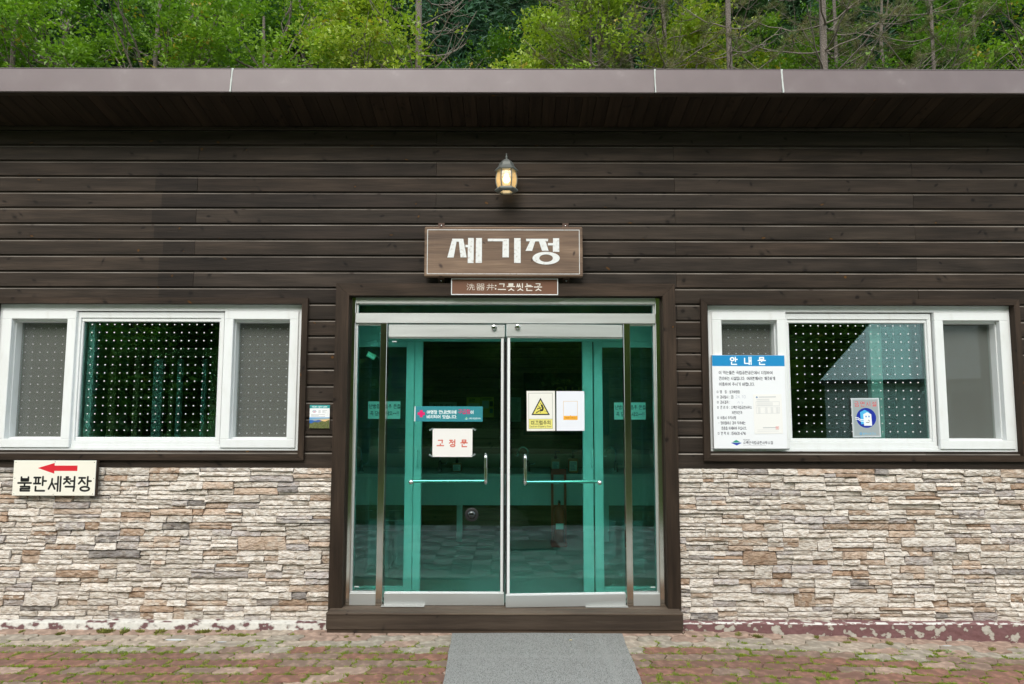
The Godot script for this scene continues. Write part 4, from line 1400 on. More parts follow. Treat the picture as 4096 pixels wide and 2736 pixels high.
func make_small_prints() -> void:
	# no smoking plate on the glass
	var a := Canvas.new(216, 300, Color(0.62, 0.66, 0.67))
	a.frame(0, 0, 216, 300, 7, Color(0.82, 0.85, 0.86))
	a.frame(10, 10, 196, 280, 2, Color(0.8, 0.83, 0.84))
	a.text("금연시설", 22, 26, 38, 38, 5.5, Color(0.93, 0.82, 0.82), 0.2)
	a.text("금연시설", 22, 26, 38, 38, 3.4, Color(0.72, 0.1, 0.13), 0.2)
	a.blob(Vector2(110, 152), 76, 76, Color(0.09, 0.18, 0.62))
	a.poly([Vector2(64, 108), Vector2(100, 90), Vector2(136, 108), Vector2(136, 200), Vector2(68, 200)], Color(0.32, 0.72, 0.92))
	a.poly([Vector2(88, 124), Vector2(118, 108), Vector2(150, 124), Vector2(152, 212), Vector2(90, 212)], Color(0.93, 0.95, 0.96))
	a.rect(104, 136, 11, 11, Color(0.35, 0.6, 0.85))
	a.rect(126, 136, 11, 11, Color(0.35, 0.6, 0.85))
	a.seg(Vector2(108, 187), Vector2(130, 187), 4, Color(0.15, 0.15, 0.17))
	a.line([Vector2(136, 180), Vector2(130, 168), Vector2(122, 170), Vector2(134, 178)], 1.5, Color(0.3, 0.3, 0.33))
	for k in 2:
		a.line([Vector2(28, 148 + k * 12), Vector2(46, 150 + k * 12), Vector2(66, 164 + k * 12), Vector2(92, 166 + k * 12)], 6.0, Color(0.95, 0.97, 0.98))
	a.ring(Vector2(62, 272), 7, 7, 4, Color(0.25, 0.62, 0.85))
	a.text("영주시보건소", 76, 264, 16, 16, 1.8, Color(0.42, 0.72, 0.88), 0.1)
	var ns := panel("no_smoking_plate", "small silver no smoking plate with a blue disc on the window glass", "sign", Vector3(2.556, 1.347, -0.0628), Vector3(2.766, 1.640, -0.0595), a.tex(), M.alu, 0.35, 0.0)
	ns.rotation.z = 0.012
	# facility plate by the left window
	var b := Canvas.new(152, 180, Color(0.95, 0.955, 0.96))
	b.rect(0, 0, 152, 26, Color(0.24, 0.6, 0.6))
	b.text("국립공원 시설관리 실명제", 14, 9, 9.2, 11, 1.4, Color.WHITE, 0.08)
	b.ring(Vector2(36, 50), 13, 8, 2.5, Color(0.35, 0.5, 0.6))
	b.blob(Vector2(36, 54), 9, 5, Color(0.85, 0.6, 0.68))
	for y in [42, 48, 54, 60]:
		b.rect(66, y, 18, 2, Color(0.6, 0.61, 0.62))
		b.rect(96, y, [36, 24, 14, 30][(y - 42) / 6], 2, Color(0.6, 0.61, 0.62))
	for y in [74, 81, 89]:
		b.rect(12, y, [104, 58, 106][[74, 81, 89].find(y)], 2, Color(0.5, 0.51, 0.52))
	var r := RandomNumberGenerator.new()
	r.seed = 4
	for y in range(96, 180):
		for x in 152:
			var sky := 96.0 + 18.0
			var ridge := 122.0 - 6.0 * sin(x * 0.035) - 4.0 * sin(x * 0.09 + 1.0)
			var fore := 140.0 - 0.14 * x + 3.0 * sin(x * 0.12)
			var c := Color(0.4, 0.66, 0.88).lerp(Color(0.95, 0.78, 0.55), clampf((y - 96.0) / 22.0 * (0.3 + x / 152.0), 0, 1))
			if y > ridge: c = Color(0.2, 0.42, 0.7).lerp(Color(0.45, 0.38, 0.55), x / 152.0)
			if y > fore: c = [Color(0.3, 0.4, 0.15), Color(0.5, 0.58, 0.28), Color(0.16, 0.22, 0.1), Color(0.62, 0.5, 0.5)][r.randi() % 4]
			b.im.set_pixel(x, y, c)
	panel("facility_plate", "small printed plate with a mountain picture on the siding beside the door", "plate", Vector3(-1.499, 1.409, 0.0015), Vector3(-1.351, 1.581, 0.012), b.tex(), M.white_paint, 0.25, 0.0)
	# papers on the left leaf
	var zg := -0.046
	var c := Canvas.new(512, 114, Color(0.19, 0.53, 0.57))
	c.rect(0, 0, 7, 114, Color(0.9, 0.92, 0.92))
	var pk := Color(0.87, 0.13, 0.42)
	c.rect(40, 29, 22, 54, pk)
	c.rect(24, 45, 54, 22, pk)
	var wh := Color(0.95, 0.96, 0.96)
	var adv := c.text("야영장 안내센터에 ", 92, 30, 25, 26, 4.0, wh, 0.06)
	adv += c.text("구급함", 92 + adv, 22, 30, 34, 4.2, pk, 0.04)
	c.text("이", 92 + adv, 30, 25, 26, 4.0, wh, 0.06)
	c.text("비치되어 있습니다.", 92, 65, 25, 26, 4.0, wh, 0.06)
	c.poly([Vector2(380, 92), Vector2(392, 80), Vector2(400, 92)], Color(0.6, 0.85, 0.6))
	c.poly([Vector2(376, 94), Vector2(404, 94), Vector2(390, 100)], Color(0.75, 0.85, 0.95))
	c.text("소백산국립공원사무소", 407, 84, 9.0, 12, 1.3, wh, 0.05)
	panel("first_aid_strip", "teal paper strip with a pink cross on the left door glass", "notice", Vector3(-0.730, 1.459, zg), Vector3(-0.219, 1.572, zg + 0.0012), c.tex(), M.white_paint, 0.4).rotation.z = -0.002
	var d := Canvas.new(300, 214, Color(0.93, 0.92, 0.905))
	var sal := Color(0.82, 0.42, 0.36)
	d.text("고", 34, 84, 50, 54, 8.5, sal)
	d.text("정", 124, 84, 50, 54, 8.5, sal)
	d.text("문", 212, 84, 50, 54, 8.5, sal)
	panel("fixed_door_paper", "white paper with three salmon red letters on the left door glass", "notice", Vector3(-0.592, 1.197, zg), Vector3(-0.294, 1.406, zg + 0.0015), d.tex(), M.white_paint, 0.35)
	for q in [[-0.602, 1.40, 0.4], [-0.284, 1.402, -0.5], [-0.602, 1.207, -0.5], [-0.286, 1.21, 0.5]]:
		var tp := bx_top("tape_piece", Vector3(-0.016, -0.006, 0), Vector3(0.016, 0.006, 0.0006), M.clear_tape)
		tp.position = Vector3(q[0], q[1], zg + 0.0016)
		tp.rotation.z = q[2]
		tag(tp, "clear sticky tape at a corner of the white paper", "tape", "tape on the door paper")
	# posters on the right leaf, in the leaf's own place
	var hinge := Vector3(0.834, 0, -0.05)
	var turn := deg_to_rad(3.4)
	var e := Canvas.new(220, 304, Color(0.925, 0.915, 0.885))
	e.frame(15, 16, 186, 272, 2, Color(0.45, 0.45, 0.43))
	e.rect(17, 214, 182, 72, Color(0.90, 0.87, 0.50))
	e.rect(17, 213, 182, 2, Color(0.4, 0.4, 0.4))
	var dk := Color(0.15, 0.155, 0.165)
	e.poly([Vector2(107, 52), Vector2(36, 184), Vector2(179, 184)], dk)
	e.poly([Vector2(107, 70), Vector2(50, 175), Vector2(165, 175)], Color(0.91, 0.87, 0.42))
	e.line([Vector2(107, 92), Vector2(112, 104), Vector2(112, 112)], 4, dk)
	e.line([Vector2(91, 114), Vector2(100, 124), Vector2(112, 128)], 4, dk)
	e.blob(Vector2(118, 112), 7, 8, dk)
	e.line([Vector2(118, 114), Vector2(126, 130), Vector2(122, 146), Vector2(108, 150)], 13, dk)
	e.line([Vector2(110, 140), Vector2(96, 130), Vector2(84, 138)], 6, dk)
	e.line([Vector2(110, 150), Vector2(92, 154), Vector2(76, 166)], 6, dk)
	e.line([Vector2(84, 132), Vector2(84, 143)], 3, dk)
	e.line([Vector2(74, 158), Vector2(78, 166), Vector2(70, 170)], 3, dk)
	for q in [[105, 165, 2.6], [150, 157, 3.0], [139, 152, 2.0], [141, 159, 1.5]]: e.blob(Vector2(q[0], q[1]), q[2], q[2], dk)
	e.text("미끄럼주의", 33, 226, 27, 31, 3.6, Color(0.2, 0.19, 0.12), 0.16)
	e.text("Caution-Slippery floor", 24, 264, 13, 12, 1.6, Color(0.38, 0.37, 0.3), 0.08)
	var pe := panel("slippery_floor_poster", "cream poster with a yellow warning triangle on the right door glass", "poster", Vector3(-0.106, -0.148, 0), Vector3(0.106, 0.148, 0.002), e.tex(), M.white_paint, 0.4)
	var f := Canvas.new(216, 300, Color(0.915, 0.925, 0.95))
	f.frame(53, 76, 110, 142, 2, Color(0.86, 0.66, 0.36))
	f.rect(53, 188, 110, 30, Color(0.94, 0.68, 0.2))
	f.poly([Vector2(102, 189), Vector2(108, 183), Vector2(114, 189)], Color(0.94, 0.68, 0.2))
	f.text("국립공원 고객의소리", 66, 198, 8.2, 9, 1.0, Color(0.72, 0.42, 0.2), 0.06)
	var pf := panel("white_poster", "white poster with a small orange label on the right door glass", "poster", Vector3(-0.105, -0.147, 0), Vector3(0.105, 0.147, 0.002), f.tex(), M.white_paint, 0.4)
	for pp in [[pe, 0.216, 1.540], [pf, 0.437, 1.540]]:
		var o: MeshInstance3D = pp[0]
		var lx: float = (pp[1] - 0.834) / cos(turn)
		o.rotation.y = turn
		o.position = hinge + Vector3(lx * cos(turn), pp[2], -lx * sin(turn)) + Vector3(sin(turn), 0, cos(turn)) * 0.006
	pe.rotation.z = 0.006
	# papers on the inner sliding doors
	var hth := Canvas.new(256, 138, Color(0.9, 0.9, 0.89))
	hth.text("난방중 사용후 문을", 8, 22, 27, 34, 2.6, Color(0.12, 0.12, 0.12), 0.04)
	hth.text("꼭 닫아주세요~~!!", 16, 78, 27, 34, 2.6, Color(0.12, 0.12, 0.12), 0.04)
	var ht := hth.tex()
	panel("heating_paper", "notice paper seen through the left side glass", "notice", Vector3(-1.134, 1.472, -0.3145), Vector3(-0.880, 1.609, -0.313), ht, M.white_paint, 0.7, 0.0, "papers on the inner doors")
	panel("heating_paper", "notice paper seen through the right side glass", "notice", Vector3(0.806, 1.470, -0.3145), Vector3(1.055, 1.604, -0.313), ht, M.white_paint, 0.7, 0.0, "papers on the inner doors")
	# tilted sticker on the left side glass, maker's marks on the panes
	var stq := Canvas.new(64, 36, Color(0.55, 0.68, 0.55))
	for i in 9:
		stq.line([Vector2(6 + i * 6, 8 + (i * 7) % 12), Vector2(10 + i * 6, 24 + (i * 5) % 8)], 4.0, Color(0.8, 0.86, 0.84))
	var so := panel("glass_sticker", "small tilted sticker high on the left side glass", "sticker", Vector3(-1.102, 1.933, -0.0752), Vector3(-1.034, 1.974, -0.0746), stq.tex(), M.white_paint, 0.5)
	so.rotation.z = -0.49
	var mk := Geo.new()
	mk.box(Vector3(-0.010, -0.0012, 0), Vector3(0.012, 0.0012, 0.0004))
	mk.box(Vector3(-0.010, -0.0062, 0), Vector3(0.012, -0.003, 0.0004))
	mk.prism(PackedVector2Array([Vector2(-0.022, -0.003), Vector2(-0.0165, 0.003), Vector2(-0.011, -0.003), Vector2(-0.0165, -0.009)]), 2, 0.0, 0.0004)
	var mm := mk.mesh()
	for q in [[-0.885, 2.062, -0.0458, "maker's mark in the top corner of the left door glass"], [-1.135, 0.252, -0.0658, "maker's mark low on the left side glass"], [1.045, 0.252, -0.0658, "maker's mark low on the right side glass"]]:
		var o := put("glass_mark", mm, M.dot, self, Vector3(q[0], q[1], q[2]))
		tag(o, q[3], "glass mark", "maker's marks on the glass")
	# round fitting on the left leaf
	var st := thing("glass_stopper", "round black and chrome stopper low on the left door glass", "stopper", Vector3(-0.296, 0.775, -0.0458))
	var rg := Geo.new()
	rg.smooth(true)
	rg.tube([Vector3(0, 0, 0), Vector3(0, 0, 0.004), Vector3(0, 0, 0.006), Vector3(0, 0, 0.0062)], [0.05, 0.05, 0.046, 0.03], 28)
	put("rubber_disc", rg.mesh(), M.black, st)
	var dm := Geo.new()
	dm.smooth(true)
	dm.tube([Vector3(0, 0, 0.006), Vector3(0, 0, 0.012), Vector3(0, 0, 0.018), Vector3(0, 0, 0.021)], [0.031, 0.028, 0.017, 0.003], 24)
	put("chrome_dome", dm.mesh(), M.smoke, st)

func bx_top(called: String, lo: Vector3, hi: Vector3, mat: Material) -> MeshInstance3D:
	var g := Geo.new()
	g.box(lo, hi)
	return put(called, g.mesh(), mat)

func make_lamp() -> void:
	var c := Vector3(-0.044, 3.17, 0.135)
	var t := thing("wall_lantern", "lit six sided wall lantern with amber glass on the siding", "lamp", c)
	var turn := PI / 6.0 + PI / 6.0
	turn = 0.0
	var g := Geo.new()
	# roof: six sided, swept, with finial
	g.lathe([Vector2(0.086, 0.150), Vector2(0.090, 0.158), Vector2(0.072, 0.176), Vector2(0.060, 0.190), Vector2(0.052, 0.212), Vector2(0.034, 0.232), Vector2(0.010, 0.244), Vector2(0.0, 0.246)], Vector3.ZERO, 6, turn)
	g.lathe([Vector2(0.0, 0.149), Vector2(0.086, 0.150)], Vector3.ZERO, 6, turn)
	put("roof", g.mesh(), M.lamp_metal, t)
	var f := Geo.new()
	f.smooth(true)
	f.lathe([Vector2(0.009, 0.242), Vector2(0.007, 0.256), Vector2(0.010, 0.262), Vector2(0.005, 0.270), Vector2(0.004, 0.280), Vector2(0.007, 0.286), Vector2(0.0, 0.29)], Vector3.ZERO, 12)
	put("finial", f.mesh(), M.lamp_metal, t)
	# barrel glass: six bowed panes
	var prof := [Vector2(0.068, 0.150), Vector2(0.076, 0.120), Vector2(0.079, 0.092), Vector2(0.077, 0.062), Vector2(0.070, 0.036), Vector2(0.064, 0.018)]
	for k in 6:
		var p := Geo.new()
		var a := TAU * k / 6 + turn
		var b := TAU * (k + 1) / 6 + turn
		for i in prof.size() - 1:
			var da := Vector3(cos(a), 0, sin(a))
			var db := Vector3(cos(b), 0, sin(b))
			var q0: Vector2 = prof[i]
			var q1: Vector2 = prof[i + 1]
			var s := 0.985
			p.quad(da * q0.x * s + Vector3.UP * q0.y, db * q0.x * s + Vector3.UP * q0.y, db * q1.x * s + Vector3.UP * q1.y, da * q1.x * s + Vector3.UP * q1.y, da + db)
		put("glass_pane", p.mesh(), M.amber, t)
		var r := Geo.new()
		var pts := []
		var rad := []
		for q in prof:
			pts.append(Vector3(cos(a) * q.x, q.y, sin(a) * q.x))
			rad.append(0.0042)
		r.tube(pts, rad, 6)
		put("rib", r.mesh(), M.lamp_metal, t)
	var b2 := Geo.new()
	b2.lathe([Vector2(0.060, 0.020), Vector2(0.074, 0.022), Vector2(0.086, 0.012), Vector2(0.088, 0.004), Vector2(0.076, -0.008), Vector2(0.052, -0.010), Vector2(0.050, 0.0), Vector2(0.060, 0.020)], Vector3.ZERO, 6, turn)
	put("bottom_ring", b2.mesh(), M.lamp_metal, t)
	var bl := Geo.new()
	bl.smooth(true)
	bl.lathe([Vector2(0.0, 0.060), Vector2(0.016, 0.065), Vector2(0.026, 0.078), Vector2(0.028, 0.092), Vector2(0.022, 0.108), Vector2(0.013, 0.122), Vector2(0.012, 0.135)], Vector3.ZERO, 16)
	put("bulb", bl.mesh(), M.bulb, t)
	# back plate and arm
	var bp := Geo.new()
	bp.smooth(true)
	bp.tube([Vector3(0, 0.19, -0.1335), Vector3(0, 0.19, -0.118), Vector3(0, 0.19, -0.112)], [0.062, 0.06, 0.05], 20)
	put("back_plate", bp.mesh(), M.lamp_metal, t)
	var ar := Geo.new()
	ar.smooth(true)
	ar.tube([Vector3(0, 0.19, -0.115), Vector3(0, 0.215, -0.08), Vector3(0, 0.22, -0.045), Vector3(0, 0.212, -0.02)], [0.012, 0.011, 0.01, 0.01], 10)
	put("arm", ar.mesh(), M.lamp_metal, t)
	var l := OmniLight3D.new()
	l.name = "lantern_bulb"
	l.light_color = Color(1.0, 0.83, 0.56)
	l.light_energy = 0.006
	l.light_size = 0.025
	l.omni_range = 6.0
	l.omni_attenuation = 2.0
	l.shadow_enabled = true
	l.position = Vector3(0, 0.088, 0)
	t.add_child(l)

# ---------------------------------------------------------------- things in the room
func make_room_things() -> void:
	var ct := thing("sink_counter", "long washing-up counter with pale edge inside the room", "counter", Vector3(0.2, 0.10, -2.75))
	bx("front_panel", Vector3(-2.6, 0.40, 0.33), Vector3(2.6, 0.70, 0.35), M.counter, ct, 0.002)
	bx("worktop", Vector3(-2.62, 0.701, -0.34), Vector3(2.62, 0.736, 0.365), M.counter_edge, ct, 0.004)
	bx("splash_back", Vector3(-2.62, 0.7365, -0.349), Vector3(2.62, 0.90, -0.33), M.splash, ct, 0.002)
	for x in [-2.4, -0.8, 0.8, 2.4]:
		bx("leg", Vector3(x, 0.0, 0.2), Vector3(x + 0.06, 0.70, 0.26), M.counter, ct, 0.003)
	for i in 4:
		var fx: float = [-1.68, -0.80, 0.18, 1.16][i]
		var names := ["kitchen tap seen through the left side glass", "kitchen tap left of the white paper behind the glass", "kitchen tap behind the right door's pull handle", "kitchen tap seen through the right side glass"]
		var f := thing("kitchen_tap", names[i], "tap", Vector3(fx, 0.836, -2.62), "taps along the counter")
		var b := Geo.new()
		b.smooth(true)
		b.tube([Vector3(0, 0, 0), Vector3(0, 0.012, 0), Vector3(0, 0.0125, 0), Vector3(0, 0.11, 0)], [0.03, 0.03, 0.021, 0.019], 14)
		put("body", b.mesh(), M.chrome, f)
		var s := Geo.new()
		s.smooth(true)
		var pts := [Vector3(0, 0.1, 0)]
		for k in 9:
			var a := PI * k / 8
			pts.append(Vector3(-0.055 + cos(a) * 0.055, 0.22 + sin(a) * 0.055, 0.02))
		pts.append(Vector3(-0.115, 0.19, 0.03))
		var rr := []
		for p in pts: rr.append(0.011)
		s.tube(pts, rr, 10)
		put("spout", s.mesh(), M.chrome, f)
		var h := Geo.new()
		h.smooth(true)
		h.tube([Vector3(-0.118, 0.235, 0.03), Vector3(-0.118, 0.19, 0.03), Vector3(-0.118, 0.17, 0.03)], [0.014, 0.022, 0.02], 12)
		put("spray_head", h.mesh(), M.chrome, f)
		var lv := Geo.new()
		lv.smooth(true)
		lv.tube([Vector3(0.015, 0.085, 0), Vector3(0.07, 0.09, 0.01), Vector3(0.085, 0.12, 0.01)], [0.012, 0.008, 0.005], 8)
		put("lever", lv.mesh(), M.chrome, f)
	var bcols := [lin(0.45, 0.16, 0.06), lin(0.55, 0.28, 0.16), lin(0.5, 0.17, 0.05)]
	var bl := ["soap pump bottle beneath the white paper behind the glass", "pink soap pump bottle with a white label on the counter", "orange soap pump bottle beside the right inner door"]
	var bxs := [[-0.61, -2.60, 0.055, 0.10], [0.485, -2.56, 0.05, 0.15], [0.675, -2.52, 0.056, 0.16]]
	for i in 3:
		var q: Array = bxs[i]
		var o := thing("soap_bottle", bl[i], "bottle", Vector3(q[0], 0.836, q[1]), "soap bottles on the counter")
		var g := Geo.new()
		g.box(Vector3(-q[2], 0, -0.035), Vector3(q[2], q[3], 0.035), 0.012)
		put("body", g.mesh(), flat_mat(bcols[i], 0.3), o)
		var n := Geo.new()
		n.smooth(true)
		n.tube([Vector3(0, q[3], 0), Vector3(0, q[3] + 0.03, 0), Vector3(0, q[3] + 0.031, 0), Vector3(0, q[3] + 0.07, 0)], [0.018, 0.018, 0.006, 0.006], 10)
		n.smooth(false)
		n.box(Vector3(-0.012, q[3] + 0.071, -0.012), Vector3(0.05, q[3] + 0.085, 0.012), 0.003)
		put("pump", n.mesh(), M.black, o)
		var cl := Canvas.new(64, 64, Color(0.8, 0.8, 0.76))
		for y in range(8, 60, 9): cl.rect(8, y, 30 + (y * 7) % 20, 3, Color(0.35, 0.36, 0.36))
		var lb := Geo.new()
		lb.print_quad(Vector3(-q[2] * 0.75, q[3] * 0.15, 0.0356), Vector3(q[2] * 0.75, q[3] * 0.15, 0.0356), Vector3(q[2] * 0.75, q[3] * 0.8, 0.0356), Vector3(-q[2] * 0.75, q[3] * 0.8, 0.0356))
		put("label", lb.mesh(), print_mat(cl.tex(), 0.6), o)
	# red extinguisher box on the front of the counter
	var fx := thing("extinguisher_box", "red fire extinguisher holder standing at the counter", "extinguisher box", Vector3(0.50, 0.10, -2.28))
	bx("stand", Vector3(-0.085, 0.0, -0.07), Vector3(0.085, 0.05, 0.09), M.red, fx, 0.01)
	var bk := Geo.new()
	ring_frame(bk, -0.082, 0.05, 0.082, 0.80, -0.055, 0.42, 0.055, 0.74, -0.02, 0.0, 0.004)
	put("back_panel", bk.mesh(), M.red, fx)
	var cy := Geo.new()
	cy.smooth(true)
	cy.lathe([Vector2(0.0, 0.05), Vector2(0.055, 0.052), Vector2(0.058, 0.07), Vector2(0.058, 0.36), Vector2(0.045, 0.40), Vector2(0.016, 0.42), Vector2(0.014, 0.46), Vector2(0, 0.462)], Vector3(0, 0, 0.062), 16)
	put("cylinder", cy.mesh(), M.red, fx)
	bx("valve_handle", Vector3(-0.012, 0.455, 0.03), Vector3(0.012, 0.475, 0.12), M.black, fx, 0.003)
	bx("label", Vector3(-0.04, 0.19, 0.1195), Vector3(0.04, 0.25, 0.1215), M.white_paint, fx)
	# posters on the back wall
	var cy1 := Canvas.new(200, 64, Color(0.6, 0.58, 0.48))
	cy1.text("양치 및 세수는", 26, 14, 21, 30, 2.6, Color(0.15, 0.14, 0.1), 0.06)
	panel("wash_notice", "pale strip notice on the back wall above the teal paper strip", "notice", Vector3(-0.99, 1.50, -3.099), Vector3(-0.66, 1.61, -3.096), cy1.tex(), M.white_paint, 0.7)
	var cy2 := Canvas.new(110, 150, Color(0.70, 0.58, 0.2))
	cy2.rect(8, 44, 94, 98, Color(0.66, 0.62, 0.45))
	cy2.text("금연", 16, 10, 24, 24, 3.0, Color(0.2, 0.18, 0.1))
	for k in 3: cy2.ring(Vector2(55, 100), 12 + k * 10, 8 + k * 8, 4, Color(0.2, 0.22, 0.25))
	panel("yellow_poster", "yellow poster with a dark ring mark on the back wall", "poster", Vector3(-0.542, 1.43, -3.099), Vector3(-0.374, 1.667, -3.096), cy2.tex(), M.white_paint, 0.7)
	var cy3 := Canvas.new(110, 160, Color(0.66, 0.55, 0.2))
	cy3.rect(8, 30, 60, 60, Color(0.6, 0.6, 0.5))
	cy3.rect(74, 34, 28, 40, Color(0.1, 0.2, 0.24))
	cy3.rect(74, 92, 28, 34, Color(0.15, 0.35, 0.36))
	for y in [8, 16]: cy3.rect(12, y, 80, 4, Color(0.2, 0.2, 0.15))
	panel("yellow_poster", "yellow poster with dark blocks on the back wall, beside the ring poster", "poster", Vector3(-0.368, 1.43, -3.099), Vector3(-0.216, 1.672, -3.096), cy3.tex(), M.white_paint, 0.7)
	var cy4 := Canvas.new(100, 200, Color(0.62, 0.6, 0.5))
	for y in range(12, 188, 9): cy4.rect(10, y, 50 + (y * 13) % 30, 3, Color(0.3, 0.29, 0.25))
	panel("rules_sheet", "narrow sheet of printed lines on the back wall", "notice", Vector3(-0.016, 1.378, -3.099), Vector3(0.110, 1.668, -3.096), cy4.tex(), M.white_paint, 0.7)
	var cy5 := Canvas.new(400, 300, Color(0.03, 0.075, 0.085))
	cy5.text("소백산", 150, 30, 22, 24, 2.5, Color(0.4, 0.34, 0.1), 0.1)
	cy5.text("알밥골", 150, 66, 66, 70, 9, Color(0.42, 0.36, 0.11), 0.12)
	for i in 16: cy5.ring(Vector2(14 + i * 25, 292), 9, 14, 2, Color(0.08, 0.15, 0.15))
	panel("dark_banner", "dark teal banner with faint gold lettering on the back wall", "banner", Vector3(0.139, 1.222, -3.099), Vector3(1.16, 1.958, -3.092), cy5.tex(), M.black, 0.6)
	# timber screen seen through the left window
	var sc := thing("timber_screen", "timber framed glazed screen inside behind the left window", "partition", Vector3(-3.134, 0.10, -0.95))
	for p in [[-0.41, -0.34, 1.9], [-0.19, -0.14, 1.9], [0.12, 0.165, 1.9], [0.48, 0.54, 1.9]]:
		bx("post", Vector3(p[0], 0.0, -0.04), Vector3(p[1], p[2], 0.04), M.timber, sc, 0.004, 1)
	bx("header", Vector3(-0.41, 1.901, -0.045), Vector3(0.54, 1.98, 0.045), M.timber, sc, 0.004)
	for p in [[-0.03, 0.055], [0.18, 0.22], [0.40, 0.435]]:
		bx("door_stile", Vector3(p[0], 0.0, -0.02), Vector3(p[1], 1.88, 0.02), M.pvc, sc, 0.003)
	# yellow signboard behind the right window
	panel("yellow_board", "dull yellow board on the wall inside the right window", "board", Vector3(2.88, 1.78, -3.099), Vector3(3.5, 2.12, -3.09), Canvas.new(16, 16, Color(0.72, 0.6, 0.12)).tex(), M.splash, 0.6)

func make_mat() -> void:
	var g := Geo.new()
	var nx := 14
	var nz := 12
	g.smooth(true)
	var P := []
	for j in nz + 1:
		var row := []
		for i in nx + 1:
			var z := lerpf(0.178, 1.32, float(j) / nz)
			var u := float(i) / nx
			var x := lerpf(lerpf(-0.413, -0.383, float(j) / nz), lerpf(0.770, 0.742, float(j) / nz), u)
			var e := 0.0
			if i == 0 or i == nx:
				x += rng.randf_range(-0.003, 0.003)
			row.append(Vector3(x, 0.0 + sin(x * 5.0 + z * 4.0) * 0.0016 + sin(z * 9.0) * 0.001 + e, z))
		P.append(row)
	for j in nz:
		for i in nx:
			g.quad(P[j][i], P[j][i + 1], P[j + 1][i + 1], P[j + 1][i], Vector3.UP)
	g.smooth(false)
	var d := Vector3(0, -0.016, 0)
	for i in nx:
		g.quad(P[0][i], P[0][i + 1], P[0][i + 1] + d, P[0][i] + d, Vector3(0, 0, -1))
		g.quad(P[nz][i], P[nz][i + 1], P[nz][i + 1] + d, P[nz][i] + d, Vector3(0, 0, 1))
	for j in nz:
		g.quad(P[j][0], P[j + 1][0], P[j + 1][0] + d, P[j][0] + d, Vector3(-1, 0, 0))
		g.quad(P[j][nx], P[j + 1][nx], P[j + 1][nx] + d, P[j][nx] + d, Vector3(1, 0, 0))
	var o := put("door_mat", g.mesh(), M.mat)
	tag(o, "grey looped vinyl mat lying on the pavers before the door", "mat")

# ---------------------------------------------------------------- paving and ground
const PL := 0.231
const PW := 0.1155

func paver_mesh(seed_: int) -> ArrayMesh:
	var r := RandomNumberGenerator.new()
	r.seed = seed_
	var out := PackedVector2Array()
	var nl := 10
	var ns := 4
	var gap := 0.0042
	var W := func(t: float) -> float: return sin(TAU * t * 2.0) * 0.0095
	var S := func(t: float) -> float: return sin(TAU * t) * 0.014
	var hl := PL * 0.5
	var hw := PW * 0.5
	for i in nl:
		var t := float(i) / nl
		out.append(Vector2(-hl + gap + (PL - gap * 2) * t + S.call(0.0) , -hw + gap + W.call(t)))
	for i in ns:
		var t := float(i) / ns
		out.append(Vector2(hl - gap + S.call(t), -hw + gap + (PW - gap * 2) * t))
	for i in nl:
		var t := 1.0 - float(i) / nl
		out.append(Vector2(-hl + gap + (PL - gap * 2) * t, hw - gap + W.call(t)))
	for i in ns:
		var t := 1.0 - float(i) / ns
		out.append(Vector2(-hl + gap + S.call(t), -hw + gap + (PW - gap * 2) * t))
	var g := Geo.new()
	var n := out.size()
	var rim := []
	var low := []
	for p in out:
		p += Vector2(r.randf_range(-0.0011, 0.0011), r.randf_range(-0.0011, 0.0011))
		low.append(Vector3(p.x, -0.03, p.y))
		rim.append(p)
	var mid := []
	var top := []
	for p in rim:
		mid.append(Vector3(p.x, -0.0035, p.y))
		var q: Vector2 = p - p.normalized() * 0.0045
		top.append(Vector3(q.x, r.randf_range(-0.0007, 0.0007), q.y))
	for i in n:
		var k := (i + 1) % n
		g.tri(Vector3(0, 0.0004, 0), top[i], top[k], Vector3.UP)
		g.quad(top[i], top[k], mid[k], mid[i], Vector3(mid[i].x, 0.2, mid[i].z))
		g.quad(mid[i], mid[k], low[k], low[i], Vector3(mid[i].x, 0, mid[i].z))
	return g.mesh()

func paver_tone(row: int, x: float) -> String:
	var r := rng.randf()
	if row <= 0:
		return "pink" if r < 0.7 else "tan"
	if row <= 2:
		return "tan" if r < 0.45 else ("grey" if r < 0.85 else "pink")
	if row == 3:
		return "grey" if r < 0.35 else ("brown" if r < 0.75 else "red")
	return "red" if r < 0.42 else ("dark_red" if r < 0.74 else ("brown" if r < 0.92 else "pink"))

